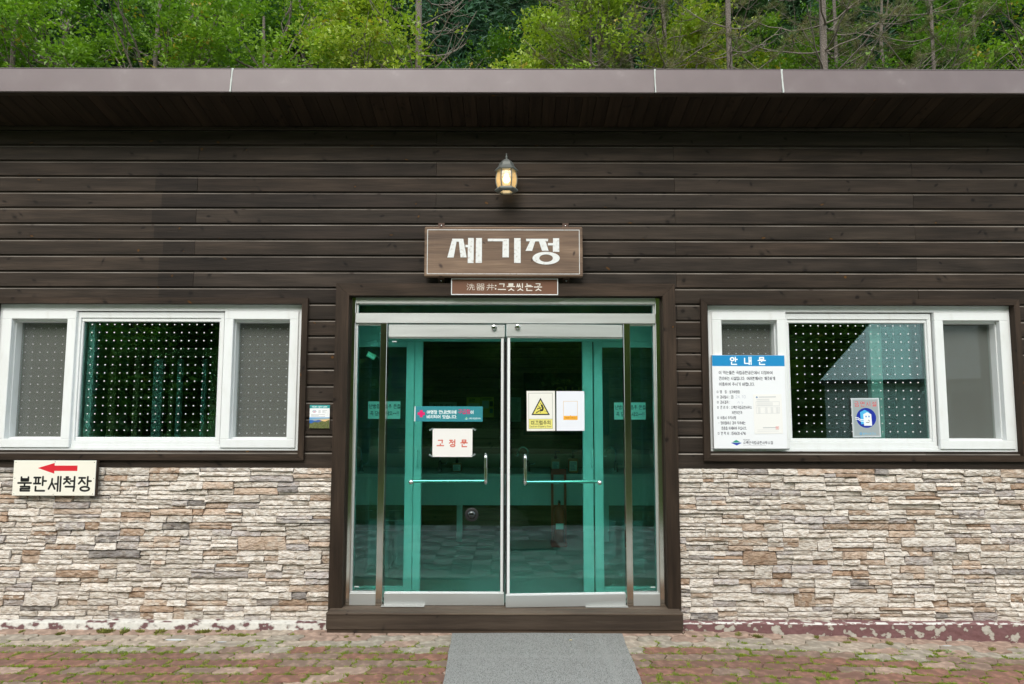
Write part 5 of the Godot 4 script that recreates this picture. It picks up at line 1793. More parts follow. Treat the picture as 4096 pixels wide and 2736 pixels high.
func make_ground() -> void:
	var o: MeshInstance3D
	var g := Geo.new()
	# one sheet to the horizon, rising as the hill behind the house
	var xs := [-120.0, -60.0, -30.0, -18.0, -12.0, -9.0, -7.0, -6.0, 1.25, 6.0, 7.0, 9.0, 12.0, 18.0, 30.0, 60.0, 120.0]
	var zs := [120.0, 60.0, 30.0, 16.0, 10.0, 6.0, 4.2, 1.0, -6.5]
	for i in xs.size() - 1:
		for j in zs.size() - 1:
			var P := func(x: float, z: float) -> Vector3: return Vector3(x, gy(minf(x, 6.0)) - 0.10, z)
			g.quad(P.call(xs[i], zs[j]), P.call(xs[i + 1], zs[j]), P.call(xs[i + 1], zs[j + 1]), P.call(xs[i], zs[j + 1]), Vector3.UP)
	o = put("ground", g.mesh(), M.lawn)
	o.set_meta("kind", "structure")
	g = Geo.new()
	g.smooth(true)
	var nz := FastNoiseLite.new()
	nz.seed = 3
	nz.frequency = 0.06
	var H := []
	var nxs := 40
	var nzs := 26
	for j in nzs + 1:
		var row := []
		for i in nxs + 1:
			var x := lerpf(-60.0, 60.0, float(i) / nxs)
			var z := -6.4 - 52.0 * pow(float(j) / nzs, 1.3)
			row.append(Vector3(x, hill_y(z) - 0.2 + (nz.get_noise_2d(x, z) * 2.0 if j > 2 else 0.0), z))
		H.append(row)
	for j in nzs:
		for i in nxs:
			g.quad(H[j][i], H[j][i + 1], H[j + 1][i + 1], H[j + 1][i], Vector3.UP)
	o = put("hill", g.mesh(), M.hill)
	o.set_meta("kind", "structure")
	# the far side of the valley
	g = Geo.new()
	g.smooth(true)
	H = []
	for j in 13:
		var row := []
		for i in nxs + 1:
			var x := lerpf(-110.0, 110.0, float(i) / nxs)
			var z := 22.0 + 6.0 * j
			row.append(Vector3(x, -0.3 + maxf(0.0, 5.2 * j) * (0.8 + 0.2 * sin(x * 0.05)) + (nz.get_noise_2d(x, z) * 4.0 if j > 0 else 0.0), z))
		H.append(row)
	for j in 12:
		for i in nxs:
			g.quad(H[j][i], H[j][i + 1], H[j + 1][i + 1], H[j + 1][i], Vector3.UP)
	o = put("hill", g.mesh(), M.hill)
	o.set_meta("kind", "structure")
	# bedding under the pavers
	var pave := Node3D.new()
	pave.name = "pavement"
	add_child(pave)
	pave.set_meta("kind", "structure")
	g = Geo.new()
	for s in [[-6.0, 1.25], [1.25, 6.0]]:
		g.quad(Vector3(s[0], gy(s[0]) - 0.010, -0.05), Vector3(s[1], gy(s[1]) - 0.010, -0.05), Vector3(s[1], gy(s[1]) - 0.010, 1.27), Vector3(s[0], gy(s[0]) - 0.010, 1.27), Vector3.UP)
	put("bedding", g.mesh(), M.soil, pave)
	var variants := []
	for k in 4:
		variants.append(paver_mesh(100 + k))
	var far := {}
	var n := 0
	for row in 10:
		var z := 0.062 + PW * (row + 0.5)
		var x := -5.6 + (PL * 0.5 if row % 2 == 1 else 0.0)
		while x < 5.6:
			var reach := 3.86 - 0.76 * z
			var under := (x > -0.30 and x < 0.65 and z > 0.25) or (z < 0.13 and x > -1.28 and x < 1.18)
			var tone := paver_tone(row, x)
			var sl := -0.034 if x > 1.25 else 0.0
			var t := Transform3D(Basis.from_euler(Vector3(rng.randf_range(-0.012, 0.012), PI if rng.randf() < 0.5 else 0.0, sl + rng.randf_range(-0.01, 0.01))), Vector3(x, gy(x) + rng.randf_range(-0.002, 0.002), z))
			var v := rng.randi() % 4
			if absf(x) < reach and row < 9 and not under and n < 298:
				n += 1
				var p := put("paver", variants[v], M["paver_" + tone], pave)
				p.transform = t
			else:
				if not far.has(tone):
					var st := SurfaceTool.new()
					st.begin(Mesh.PRIMITIVE_TRIANGLES)
					far[tone] = st
				far[tone].append_from(variants[v], 0, t)
			x += PL
	for k in far:
		var q := put("pavers_beyond", far[k].commit(), M["paver_" + k], pave)
		q.set_meta("kind", "stuff")
	# kerb strip and chequered slabs in front, mirrored in the door glass
	var kerb := Node3D.new()
	kerb.name = "kerb"
	add_child(kerb)
	kerb.set_meta("kind", "structure")
	for i in 12:
		var x := -6.0 + i
		var c := Geo.new()
		c.box(Vector3(x + 0.004, gy(x + 0.5) - 0.1, 1.255), Vector3(x + 0.996, gy(x + 0.5) + 0.012, 1.385), 0.008)
		put("kerb_stone", c.mesh(), M.kerb, kerb)
	var slabs := Node3D.new()
	slabs.name = "slab_path"
	add_child(slabs)
	slabs.set_meta("kind", "structure")
	var sm := Geo.new()
	sm.box(Vector3(-0.098, -0.05, -0.108), Vector3(0.098, 0.0, 0.108), 0.004)
	var slab := sm.mesh()
	var stones := {"slab_light": SurfaceTool.new(), "slab_dark": SurfaceTool.new()}
	for k in stones: stones[k].begin(Mesh.PRIMITIVE_TRIANGLES)
	for i in 60:
		for j in 12:
			var x := -6.0 + 0.2 * i + 0.1
			var z := 1.50 + 0.22 * j
			var k := "slab_light" if rng.randf() < (0.9 if (i + j) % 2 == 0 else 0.12) else "slab_dark"
			stones[k].append_from(slab, 0, Transform3D(Basis.IDENTITY, Vector3(x, gy(x) + rng.randf_range(-0.003, 0.003), z)))
	for k in stones:
		var q := put("paving_slabs", stones[k].commit(), M[k], slabs)
		q.set_meta("kind", "stuff")
	var mh := put("utility_cover", Geo.new().mesh(), M.rust)
	var cg := Geo.new()
	cg.box(Vector3(-0.3, 0, -0.22), Vector3(0.3, 0.012, 0.22), 0.004)
	mh.mesh = cg.mesh()
	mh.position = Vector3(0.55, 0.0, 2.75)
	tag(mh, "rusty rectangular cover in the slab path", "cover")

func hill_y(z: float) -> float:
	return maxf(0.0, (-z - 6.6)) * 0.80

# a low cushion of short blades
func moss_mesh(blades: int, sd: int, spread: float, tall: float) -> ArrayMesh:
	var r := RandomNumberGenerator.new()
	r.seed = sd
	var g := Geo.new()
	for i in blades:
		var a := r.randf() * TAU
		var d := sqrt(r.randf()) * spread
		var p := Vector3(cos(a) * d, 0, sin(a) * d * 0.5)
		var l := Vector3(r.randf_range(-0.6, 0.6), 1.0, r.randf_range(-0.5, 0.8)) * tall * r.randf_range(0.4, 1.0)
		var s := Vector3(r.randf_range(-1, 1), 0, r.randf_range(-1, 1)).normalized() * tall * 0.22
		g.tri(p - s, p + s, p + l, Vector3(0, 0.4, 1))
	return g.mesh()

func make_moss() -> void:
	var list := []
	var cols := []
	var noise := FastNoiseLite.new()
	noise.seed = 9
	noise.frequency = 0.9
	for row in range(1, 10):
		var z := 0.062 + PW * row
		var x := -4.2
		while x < 4.2:
			x += rng.randf_range(0.005, 0.02)
			var dense := 0.55 if row >= 3 else 0.10
			if row < 3 and noise.get_noise_2d(x * 2.0, row * 4.0) < 0.15: continue
			if x > -0.41 and x < 0.77 and z > 0.16: continue
			if noise.get_noise_2d(x, row * 3.0) + rng.randf_range(-0.25, 0.25) < 0.08 - dense * 0.85: continue
			list.append(Vector3(x, gy(x) - 0.008, z + sin(TAU * x / PL * 2.0) * 0.006 + rng.randf_range(-0.004, 0.004)))
	for row in range(2, 9):
		var x := -4.0 + (PL * 0.5 if row % 2 == 1 else 0.0) + 0.5 * PL
		x = -5.6 + (PL * 0.5 if row % 2 == 1 else 0.0) + PL * 0.5
		while x < 4.2:
			if not (x > -0.41 and x < 0.77) and absf(x) < 4.0 and rng.randf() < 0.8:
				for k in 7:
					list.append(Vector3(x + rng.randf_range(-0.006, 0.006), gy(x) - 0.008, 0.062 + PW * (row + rng.randf())))
			x += PL
	var mm := MultiMesh.new()
	mm.transform_format = MultiMesh.TRANSFORM_3D
	mm.use_colors = true
	mm.mesh = moss_mesh(34, 3, 0.018, 0.015)
	mm.instance_count = list.size()
	for i in list.size():
		var s := rng.randf_range(0.6, 1.35)
		mm.set_instance_transform(i, Transform3D(Basis.from_euler(Vector3(0, rng.randf() * TAU, 0)).scaled(Vector3(s, s * rng.randf_range(0.6, 1.1), s)), list[i]))
		var y := rng.randf()
		mm.set_instance_color(i, Color(lerpf(0.14, 0.32, y), lerpf(0.22, 0.38, y), lerpf(0.02, 0.04, y)))
	var o := MultiMeshInstance3D.new()
	o.multimesh = mm
	o.material_override = M.moss
	o.name = "moss"
	add_child(o)
	tag(o, "bright green moss growing in the joints of the pavers", "moss", "", "stuff")
	# separate cushions by the wall
	var proto := moss_mesh(150, 5, 0.035, 0.022)
	var proto2 := moss_mesh(110, 6, 0.028, 0.026)
	var spots := [[-2.86, 0.125, 1.7, 0], [-2.72, 0.135, 1.3, 1], [-2.62, 0.12, 1.1, 0], [-2.47, 0.13, 1.4, 1], [-2.34, 0.12, 0.8, 0], [-2.17, 0.13, 1.5, 0], [-2.07, 0.11, 0.9, 1], [-1.87, 0.20, 0.9, 0], [-1.14, 0.22, 0.7, 1], [-1.06, 0.21, 0.6, 0], [-3.15, 0.17, 1.0, 1], [-3.45, 0.13, 0.9, 0], [1.27, 0.2, 0.7, 1], [1.60, 0.13, 1.2, 0], [1.72, 0.16, 1.3, 1], [2.14, 0.12, 1.0, 0], [2.4, 0.14, 1.0, 1], [2.32, 0.21, 0.9, 0], [2.62, 0.2, 1.1, 1], [1.88, 0.3, 0.9, 0], [3.3, 0.24, 1.1, 0], [1.42, 0.3, 0.8, 1]]
	for i in spots.size():
		var s: Array = spots[i]
		var c := put("moss_cushion", proto if s[3] == 0 else proto2, M.cushion, self, Vector3(s[0], gy(s[0]) - 0.004, s[1]))
		c.scale = Vector3(s[2], s[2] * 0.8, s[2])
		c.rotation.y = i * 1.3
		var nth := 0
		for q in spots:
			if (q[0] < 0) == (s[0] < 0) and absf(q[0]) < absf(s[0]): nth += 1
		tag(c, "olive moss cushion, %s one %s of the door step along the wall" % [["first", "second", "third", "fourth", "fifth", "sixth", "seventh", "eighth", "ninth", "tenth", "eleventh", "twelfth"][nth], "left" if s[0] < 0 else "right"], "moss", "moss cushions near the wall")
	# two small weeds
	for w in [[-2.74, 0.10, "thin upright weed sprouting by the left plinth"], [2.95, 0.34, "low broad leaved weed between pavers on the right"], [3.05, 0.95, "small seedling between red pavers on the right"]]:
		var t := thing("weed", w[2], "weed", Vector3(w[0], gy(w[0]) - 0.003, w[1]))
		for k in 5:
			var a := TAU * k / 5 + 0.4
			var g := Geo.new()
			var d := Vector3(cos(a), 0.9 if w[0] < 0 else 0.35, sin(a)).normalized()
			var s := d.cross(Vector3.UP).normalized() * 0.007
			var l := 0.045
			g.tri(Vector3.ZERO, d * l * 0.5 + s, d * l + Vector3(0, -0.006, 0), Vector3.UP)
			g.tri(Vector3.ZERO, d * l + Vector3(0, -0.006, 0), d * l * 0.5 - s, Vector3.UP)
			put("leaf", g.mesh(), M.weed_leaf, t)
	# litter: a fallen petal on the mat and white scraps
	for q in [[0.40, 0.0045, 0.33, lin(0.6, 0.5, 0.28), "yellowish fallen leaf on the grey mat"], [-2.28, -0.009, 0.30, lin(0.62, 0.64, 0.64), "long white droppings smear on the left pavers"], [-1.95, -0.009, 0.34, lin(0.6, 0.62, 0.62), "short white droppings smear on the left pavers"], [3.02, -0.072, 0.2, lin(0.62, 0.64, 0.64), "white droppings smear by the right plinth"]]:
		var g := Geo.new()
		var n := 9
		var rx := 0.012 if q[0] > 0 and q[0] < 1 else (0.075 if q[0] < -2.0 else 0.035)
		var rz := rx * (0.7 if q[0] > 0 and q[0] < 1 else 0.25)
		for i in n:
			var a := TAU * i / n
			var b := TAU * (i + 1) / n
			g.tri(Vector3.ZERO + Vector3(0, 0.001, 0), Vector3(cos(a) * rx, 0, sin(a) * rz), Vector3(cos(b) * rx * 0.9, 0, sin(b) * rz), Vector3.UP)
		var o2 := put("fallen_leaf" if q[0] > 0 and q[0] < 1 else "dropping", g.mesh(), flat_mat(q[3], 0.8), self, Vector3(q[0], q[1] + 0.001, q[2]))
		tag(o2, q[4], "leaf" if q[0] > 0 and q[0] < 1 else "stain")

# ---------------------------------------------------------------- trees
# a twig with folded leaves around it
func leaf_spray(n: int, leaf: float, spread: float, thin: float, sd: int) -> ArrayMesh:
	var r := RandomNumberGenerator.new()
	r.seed = sd
	var g := Geo.new()
	for i in n:
		var base := Vector3(r.randf_range(-1, 1), r.randf_range(-0.5, 0.5), r.randf_range(-1, 1)) * spread * 0.5
		var dir := (base * 2.0 + Vector3(r.randf_range(-1, 1), r.randf_range(-0.5, 0.9), r.randf_range(-1, 1)) * spread).normalized()
		var len := leaf * r.randf_range(0.7, 1.15)
		var side := dir.cross(Vector3(r.randf_range(-0.5, 0.5), 1, r.randf_range(-0.5, 0.5))).normalized() * len * thin
		var up := side.cross(dir).normalized() * len * 0.10
		var v := r.randf_range(0.75, 1.0)
		g.col = Color(v, v, v)
		var mid := base + dir * len * 0.45
		var tip := base + dir * len - up * 0.8
		g.tri(base, mid + side + up, tip, up if up.y > 0 else -up)
		g.tri(base, tip, mid - side + up, up if up.y > 0 else -up)
	return g.mesh()

# a tuft of needles fanning out from one point
func needle_tuft(n: int, length: float, width: float, sd: int) -> ArrayMesh:
	var r := RandomNumberGenerator.new()
	r.seed = sd
	var g := Geo.new()
	for i in n:
		var d := Vector3(r.randf_range(-1, 1), r.randf_range(-0.35, 1), r.randf_range(-1, 1)).normalized()
		var s := d.cross(Vector3(r.randf_range(-1, 1), r.randf_range(-1, 1), r.randf_range(-1, 1))).normalized() * width
		var v := r.randf_range(0.6, 1.0)
		g.col = Color(v, v, v)
		var b := d * length * 0.1
		g.tri(b - s, b + s, d * length * r.randf_range(0.7, 1.0), d.cross(s))
	return g.mesh()

func foliage(parent: Node3D, sprays: Array, mat: Material, places: Array, cols: Array) -> MeshInstance3D:
	var V := PackedVector3Array()
	var N := PackedVector3Array()
	var C := PackedColorArray()
	var src := []
	for m in sprays:
		var a: Array = m.surface_get_arrays(0)
		var vv := PackedVector3Array()
		var nn := PackedVector3Array()
		var idx = a[Mesh.ARRAY_INDEX]
		if idx != null and idx.size() > 0:
			for i in idx:
				vv.append(a[Mesh.ARRAY_VERTEX][i])
				nn.append(a[Mesh.ARRAY_NORMAL][i])
		else:
			vv = a[Mesh.ARRAY_VERTEX]
			nn = a[Mesh.ARRAY_NORMAL]
		src.append([vv, nn])
	for i in places.size():
		var s: Array = src[i % src.size()]
		var t: Transform3D = places[i]
		V.append_array(t * s[0])
		N.append_array(Transform3D(t.basis.orthonormalized(), Vector3.ZERO) * s[1])
		var cc := PackedColorArray()
		cc.resize(s[0].size())
		cc.fill(cols[i])
		C.append_array(cc)
	var arr := []
	arr.resize(Mesh.ARRAY_MAX)
	arr[Mesh.ARRAY_VERTEX] = V
	arr[Mesh.ARRAY_NORMAL] = N
	arr[Mesh.ARRAY_COLOR] = C
	var am := ArrayMesh.new()
	am.add_surface_from_arrays(Mesh.PRIMITIVE_TRIANGLES, arr)
	return put("crown", am, mat, parent)

func bent(a: Vector3, b: Vector3, sag: float, n: int, jit: float) -> Array:
	var out := []
	for i in n + 1:
		var t := float(i) / n
		var p := a.lerp(b, t) + Vector3(0, sag * sin(t * PI), 0)
		if i > 0 and i < n:
			p += Vector3(rng.randf_range(-jit, jit), rng.randf_range(-jit, jit), rng.randf_range(-jit, jit))
		out.append(p)
	return out

func taper(n: int, r0: float, r1: float) -> Array:
	var out := []
	for i in n + 1:
		out.append(lerpf(r0, r1, float(i) / n))
	return out

var spray_mesh := []
var far_spray := []
var tuft_mesh := []
var dark_spray := []

# crown c, radii r are in the tree's own axes
func broadleaf(label: String, at: Vector3, c: Vector3, r: Vector3, clumps: int, per: int, hue: Color, hue2: Color, group: String, bark: String, mesh: Array, lo_cut := -1.0) -> Node3D:
	var t := thing("broadleaf_tree", label, "tree", at, group)
	var g := Geo.new()
	g.smooth(true)
	var top := c + Vector3(rng.randf_range(-0.3, 0.3), r.y * 0.55, 0)
	var tp := bent(Vector3.ZERO, top, 0.0, 7, 0.12)
	g.tube(tp, taper(7, 0.14, 0.025), 8, false)
	var places := []
	var cols := []
	for k in clumps:
		var d := Vector3(rng.randf_range(-1, 1), rng.randf_range(-1, 1), rng.randf_range(-1, 1))
		while d.length() > 1.0 or d.y < lo_cut:
			d = Vector3(rng.randf_range(-1, 1), rng.randf_range(-1, 1), rng.randf_range(-1, 1))
		d = d.normalized() * pow(d.length(), 0.45)
		var p := c + d * r
		if k % 2 == 0:
			var s: Vector3 = tp[clampi(int(7.0 * clampf((p.y - 0.9) / top.y, 0.15, 0.95)), 1, 6)]
			g.tube(bent(s, p, -0.15, 5, 0.08), taper(5, 0.035, 0.006), 5, false)
			for q in 2:
				g.tube(bent(s.lerp(p, 0.6), p + Vector3(rng.randf_range(-0.5, 0.5), rng.randf_range(-0.3, 0.4), rng.randf_range(-0.5, 0.5)), 0.0, 3, 0.05), taper(3, 0.012, 0.004), 4, false)
		var cr := rng.randf_range(0.35, 0.75)
		var tone := rng.randf()
		for j in per:
			var o := Vector3(rng.randfn(0, 0.5), rng.randfn(0, 0.32), rng.randfn(0, 0.5)) * cr
			var s := rng.randf_range(0.75, 1.2)
			var b := Basis.from_euler(Vector3(rng.randf_range(-0.5, 0.5), rng.randf() * TAU, rng.randf_range(-0.5, 0.5))).scaled(Vector3(s, s, s))
			places.append(Transform3D(b, p + o))
			var cc := hue.lerp(hue2, clampf(tone * 0.7 + rng.randf() * 0.45, 0, 1))
			if rng.randf() < 0.02:
				cc = Color(0.42, 0.34, 0.05)
			cols.append(cc * rng.randf_range(0.85, 1.1))
	put("trunk", g.mesh(), M[bark], t)
	foliage(t, mesh, M.leaf, places, cols)
	return t

# pine with bare upswept lower branches in whorls; needles only out on the twigs
func pine(label: String, at: Vector3, height: float, rad: float, needles: float, hue: Color, lean: float, low: float, high: float, reach: float, bark := "bark") -> Node3D:
	var t := thing("pine_tree", label, "tree", at, "tall pines behind the roof")
	var g := Geo.new()
	g.smooth(true)
	var n := 16
	var tp := []
	for i in n + 1:
		var f := float(i) / n
		tp.append(Vector3(lean * f + sin(f * 9.0 + at.x) * 0.03, height * f, sin(f * 7.0 + at.x * 2.0) * 0.04))
	g.tube(tp, taper(n, rad * 1.25, rad * 0.55), 10, false)
	put("trunk", g.mesh(), M[bark], t)
	var places := []
	var cols := []
	var y := low
	while y < high:
		var arms := rng.randi_range(3, 5)
		var a0 := rng.randf() * TAU
		for k in arms:
			var a := a0 + TAU * k / arms + rng.randf_range(-0.4, 0.4)
			var l := reach * rng.randf_range(0.6, 1.1)
			var s := Vector3(lean * y / height, y, 0)
			var d := Vector3(cos(a), 0, sin(a))
			var br := Geo.new()
			br.smooth(true)
			var pts := []
			var m := 7
			for i in m + 1:
				var f := float(i) / m
				pts.append(s + d * l * f + Vector3(0, l * (0.10 * f + 0.42 * f * f), 0) + Vector3(rng.randf_range(-0.02, 0.02), rng.randf_range(-0.02, 0.02), rng.randf_range(-0.02, 0.02)))
			br.tube(pts, taper(m, rad * rng.randf_range(0.16, 0.28), 0.007), 6, false)
			for w in rng.randi_range(4, 7):
				var f := rng.randf_range(0.3, 1.0)
				var b: Vector3 = pts[int(f * m)]
				var sd := d.cross(Vector3.UP) * rng.randf_range(-1, 1)
				var e := b + (d * rng.randf_range(0.1, 0.7) + sd + Vector3(0, rng.randf_range(-0.25, 0.8), 0)).normalized() * rng.randf_range(0.25, 0.65) * minf(1.0, l)
				br.tube(bent(b, e, -0.06, 3, 0.02), taper(3, 0.009, 0.004), 4, false)
				if rng.randf() < needles:
					for q in 9:
						var p := b.lerp(e, rng.randf_range(0.3, 1.05)) + Vector3(rng.randf_range(-0.05, 0.05), rng.randf_range(-0.05, 0.05), rng.randf_range(-0.05, 0.05))
						var sc := rng.randf_range(0.7, 1.2)
						places.append(Transform3D(Basis.from_euler(Vector3(rng.randf_range(-0.6, 0.6), rng.randf() * TAU, rng.randf_range(-0.6, 0.6))).scaled(Vector3(sc, sc, sc)), p))
						var dry := rng.randf()
						cols.append(hue.lerp(Color(0.22, 0.15, 0.075), 0.7 * dry * dry) * rng.randf_range(0.8, 1.15))
			put("branch", br.mesh(), M.twig, t)
		y += rng.randf_range(0.45, 0.75)
	if places.size() > 0:
		foliage(t, tuft_mesh, M.needle, places, cols)
	return t

# dense dark conifer of the forest behind
func fir(label: String, at: Vector3, height: float, width: float, hue: Color) -> Node3D:
	var t := thing("forest_conifer", label, "tree", at, "dark conifers on the hillside")
	var g := Geo.new()
	g.smooth(true)
	g.tube([Vector3.ZERO, Vector3(0.05, height * 0.5, 0), Vector3(0, height, 0)], [0.2, 0.13, 0.02], 7, false)
	var places := []
	var cols := []
	var y := 0.8
	while y < height:
		var f := y / height
		var w := width * (1.0 - f) + 0.25
		var arms := 7
		var a0 := rng.randf() * TAU
		for k in arms:
			var a := a0 + TAU * k / arms + rng.randf_range(-0.3, 0.3)
			var d := Vector3(cos(a), 0, sin(a))
			var l := w * rng.randf_range(0.7, 1.1)
			g.tube([Vector3(0, y, 0), Vector3(0, y, 0) + d * l * 0.5 + Vector3(0, -0.05, 0), Vector3(0, y - 0.16 * l, 0) + d * l], [0.03, 0.02, 0.006], 4, false)
			var m := int(5 + l * 6)
			var tone := rng.randf_range(0.7, 1.2)
			for i in m:
				var q := pow(rng.randf(), 0.7)
				var side := d.cross(Vector3.UP) * rng.randf_range(-0.4, 0.4) * l * 0.5 * q
				var p := Vector3(0, y - 0.16 * l * q * q, 0) + d * l * q + side + Vector3(0, rng.randf_range(-0.1, 0.06), 0)
				var s := rng.randf_range(0.8, 1.4)
				places.append(Transform3D(Basis.from_euler(Vector3(rng.randf_range(-0.5, 0.5), -a + rng.randf_range(-0.8, 0.8), rng.randf_range(-0.6, 0.1))).scaled(Vector3(s, s, s)), p))
				cols.append(hue * tone * rng.randf_range(0.8, 1.2))
		y += 0.5
	put("trunk", g.mesh(), M.bark, t)
	foliage(t, dark_spray, M.dark_leaf, places, cols)
	return t

func at_hill(x: float, z: float) -> Vector3:
	return Vector3(x, maxf(hill_y(z) - 0.4, -0.12), z)

func make_trees() -> void:
	for k in 3:
		spray_mesh.append(leaf_spray(8, 0.098, 0.20, 0.30, 1 + k))
		far_spray.append(leaf_spray(7, 0.20, 0.40, 0.30, 11 + k))
		tuft_mesh.append(needle_tuft(22, 0.13, 0.0032, 21 + k))
		dark_spray.append(leaf_spray(16, 0.22, 0.45, 0.11, 31 + k))
	var lime := Color(0.25, 0.40, 0.05)
	var green := Color(0.135, 0.28, 0.038)
	var yell := Color(0.38, 0.44, 0.065)
	var B := [
		# x, z, crown y, rx, ry, clumps, tones, label
		[-9.6, -8.6, 8.2, 2.4, 2.6, 44, green, lime, "leafy green tree at the far left above the roof"],
		[-7.3, -8.0, 8.4, 2.3, 2.7, 48, green * 0.9, lime, "leafy green tree with crossing branches left of the pale stem"],
		[-5.0, -8.4, 8.2, 2.2, 2.5, 48, lime * 0.8, lime, "bright leafy tree above the left roof joint"],
		[-2.95, -7.9, 7.6, 1.75, 1.95, 36, lime, yell, "low lime green tree left of the thick pine trunk"],
		[0.35, -8.6, 7.0, 1.7, 1.75, 32, lime, yell, "low yellow green bushy tree right of the thick pine trunk"],
		[2.2, -9.4, 8.9, 1.9, 2.3, 40, lime, yell, "yellow green tree behind the slim middle pines"],
		[4.6, -10.4, 9.0, 1.5, 1.8, 26, yell * 0.9, yell, "yellow leaved tree between the two grey pine trunks"],
		[8.9, -9.2, 7.5, 1.9, 2.0, 30, green, lime, "green leafy tree low at the far right behind bare twigs"],
		[-8.6, -11.5, 10.6, 2.8, 3.2, 46, green * 0.7, green, "darker green tree behind the leafy trees at the left"],
		[-5.4, -12.0, 10.8, 2.6, 3.0, 42, green * 0.7, green, "darker green tree behind the bright tree at left"],
		[6.2, -11.0, 8.9, 1.9, 2.1, 34, green * 0.8, lime * 0.8, "mid green tree behind the fan of bare pine branches"],
		[9.6, -11.4, 10.6, 2.2, 2.6, 38, green * 0.6, green, "dull green tree behind the pines at the right edge"],
		[3.2, -12.2, 10.8, 2.2, 2.6, 38, green * 0.7, lime * 0.8, "green tree filling the gap behind the slender pines"],
		[-0.2, -12.5, 9.4, 2.0, 2.2, 34, green * 0.55, green * 0.8, "shaded tree with small dark leaves behind the pine trunk"],
	]
	var made := []
	for b in B:
		var z: float = b[1]
		var base := at_hill(b[0], z)
		made.append(broadleaf(b[8], base, Vector3(0, b[2] - base.y, 0), Vector3(b[3], b[4], b[3] * 0.8), b[5], 44, b[6], b[7], "leafy trees behind the roof", "bark", spray_mesh))
	# the same wood goes on past both edges of the picture
	for q in [[-12.4, -8.8, 1], [-14.9, -9.6, 2], [-12.0, -11.8, 8], [-17.5, -10.4, 0], [11.4, -9.0, 1], [13.8, -9.8, 2], [12.4, -12.0, 11], [16.5, -10.6, 8]]:
		var t: Node3D = made[q[2]].duplicate()
		t.name = numbered("broadleaf_tree")
		add_child(t)
		t.position = at_hill(q[0], q[1])
		t.rotation.y = q[0]
		t.set_meta("label", "leafy tree past the %s edge of the picture" % ("left" if q[0] < 0 else "right"))
		t.set_meta("group", "leafy trees past the %s edge" % ("left" if q[0] < 0 else "right"))
	# pines: x, z, trunk radius, needles, lean, low, high, reach
	var P := [
		[-1.93, -8.0, 0.082, 0.0, 0.10, 6.6, 11.5, 1.5, "thick grey pine trunk with bare branches left of centre"],
		[1.62, -8.8, 0.034, 0.75, 0.02, 6.2, 12.0, 1.5, "slim pine with brownish needles right of centre"],
		[3.22, -8.4, 0.055, 0.7, -0.12, 6.2, 12.0, 1.6, "slender pine with a dark trunk and dry needles"],
		[4.30, -8.0, 0.068, 0.35, 0.08, 6.6, 11.5, 1.1, "grey pine trunk with short curved bare branches"],
		[6.30, -8.0, 0.085, 0.45, -0.05, 6.4, 11.5, 2.0, "thick pine with a fan of long bare branches at right"],
		[8.55, -8.5, 0.045, 0.7, 0.25, 6.2, 12.0, 1.9, "pine with fine twigs and cones at the right edge"],
		[7.5, -10.0, 0.05, 0.6, -0.1, 7.0, 13.5, 1.7, "dull pine behind the fan of bare branches"],
	]
	for p in P:
		var at := at_hill(p[0], p[1])
		pine(p[8], at, 13.5 - at.y, p[2], p[3], Color(0.13, 0.165, 0.05), p[4], p[5] - at.y, p[6] - at.y, p[7])
	for p in [[-7.45, -9.6, 0.03, "bark_pale", "slim pale stem among the leaves at the left"], [-9.9, -7.7, 0.06, "bark", "dark trunk low among the leaves at the left edge"]]:
		var at := at_hill(p[0], p[1])
		var t := thing("slim_tree", p[4], "tree", at, "leafy trees behind the roof")
		var g := Geo.new()
		g.smooth(true)
		g.tube(bent(Vector3.ZERO, Vector3(0.15, 11.5 - at.y, 0), 0.0, 12, 0.03), taper(12, p[2] * 1.2, p[2] * 0.6), 8, false)
		put("trunk", g.mesh(), M[p[3]], t)
		var places := []
		var cols := []
		for k in 130:
			var h := rng.randf_range(5.0, 11.0) - at.y
			var a := rng.randf() * TAU
			var l := rng.randf_range(0.2, 1.1)
			places.append(Transform3D(Basis.from_euler(Vector3(rng.randf_range(-0.5, 0.5), rng.randf() * TAU, rng.randf_range(-0.5, 0.5))), Vector3(cos(a) * l, h + l * 0.3, sin(a) * l)))
			cols.append(green.lerp(lime, rng.randf()))
		foliage(t, spray_mesh, M.leaf, places, cols)
	# forest on the hillside: four kinds, then copies
	var kinds := []
	for k in 4:
		kinds.append([9.5 + k * 0.9, 2.0 + 0.25 * (k % 3), [Color(0.05, 0.12, 0.045), Color(0.055, 0.14, 0.065), Color(0.055, 0.13, 0.035), Color(0.07, 0.165, 0.10)][k]])
	var protos := []
	var rows := [[-13.5, 2.6, -20.0, 20.0], [-17.0, 2.8, -24.0, 24.0], [-21.5, 3.1, -28.0, 28.0]]
	var count := 0
	var where := ["first", "second", "third"]
	for ri in rows.size():
		var row: Array = rows[ri]
		var x: float = row[2]
		while x < row[3]:
			var z: float = row[0] + rng.randf_range(-0.8, 0.8)
			var px := x + rng.randf_range(-0.5, 0.5)
			var at := at_hill(px, z)
			var k := count % 4
			var lab := "dark conifer in the %s row of forest up the hillside" % where[ri]
			var t: Node3D
			if protos.size() < 4:
				t = fir(lab, at, kinds[k][0], kinds[k][1], kinds[k][2])
				protos.append(t)
			else:
				t = protos[k].duplicate()
				t.name = numbered("forest_conifer")
				add_child(t)
				t.position = at
				t.set_meta("label", lab)
			t.set_meta("group", "dark conifers in the %s row" % where[ri])
			t.rotation.y = rng.randf() * TAU
			var s := rng.randf_range(0.9, 1.15)
			t.scale = Vector3(s, s, s)
			count += 1
			x += row[1]
	# trees and shelter across the path, behind the viewer; the glass mirrors them
	var first: Node3D = null
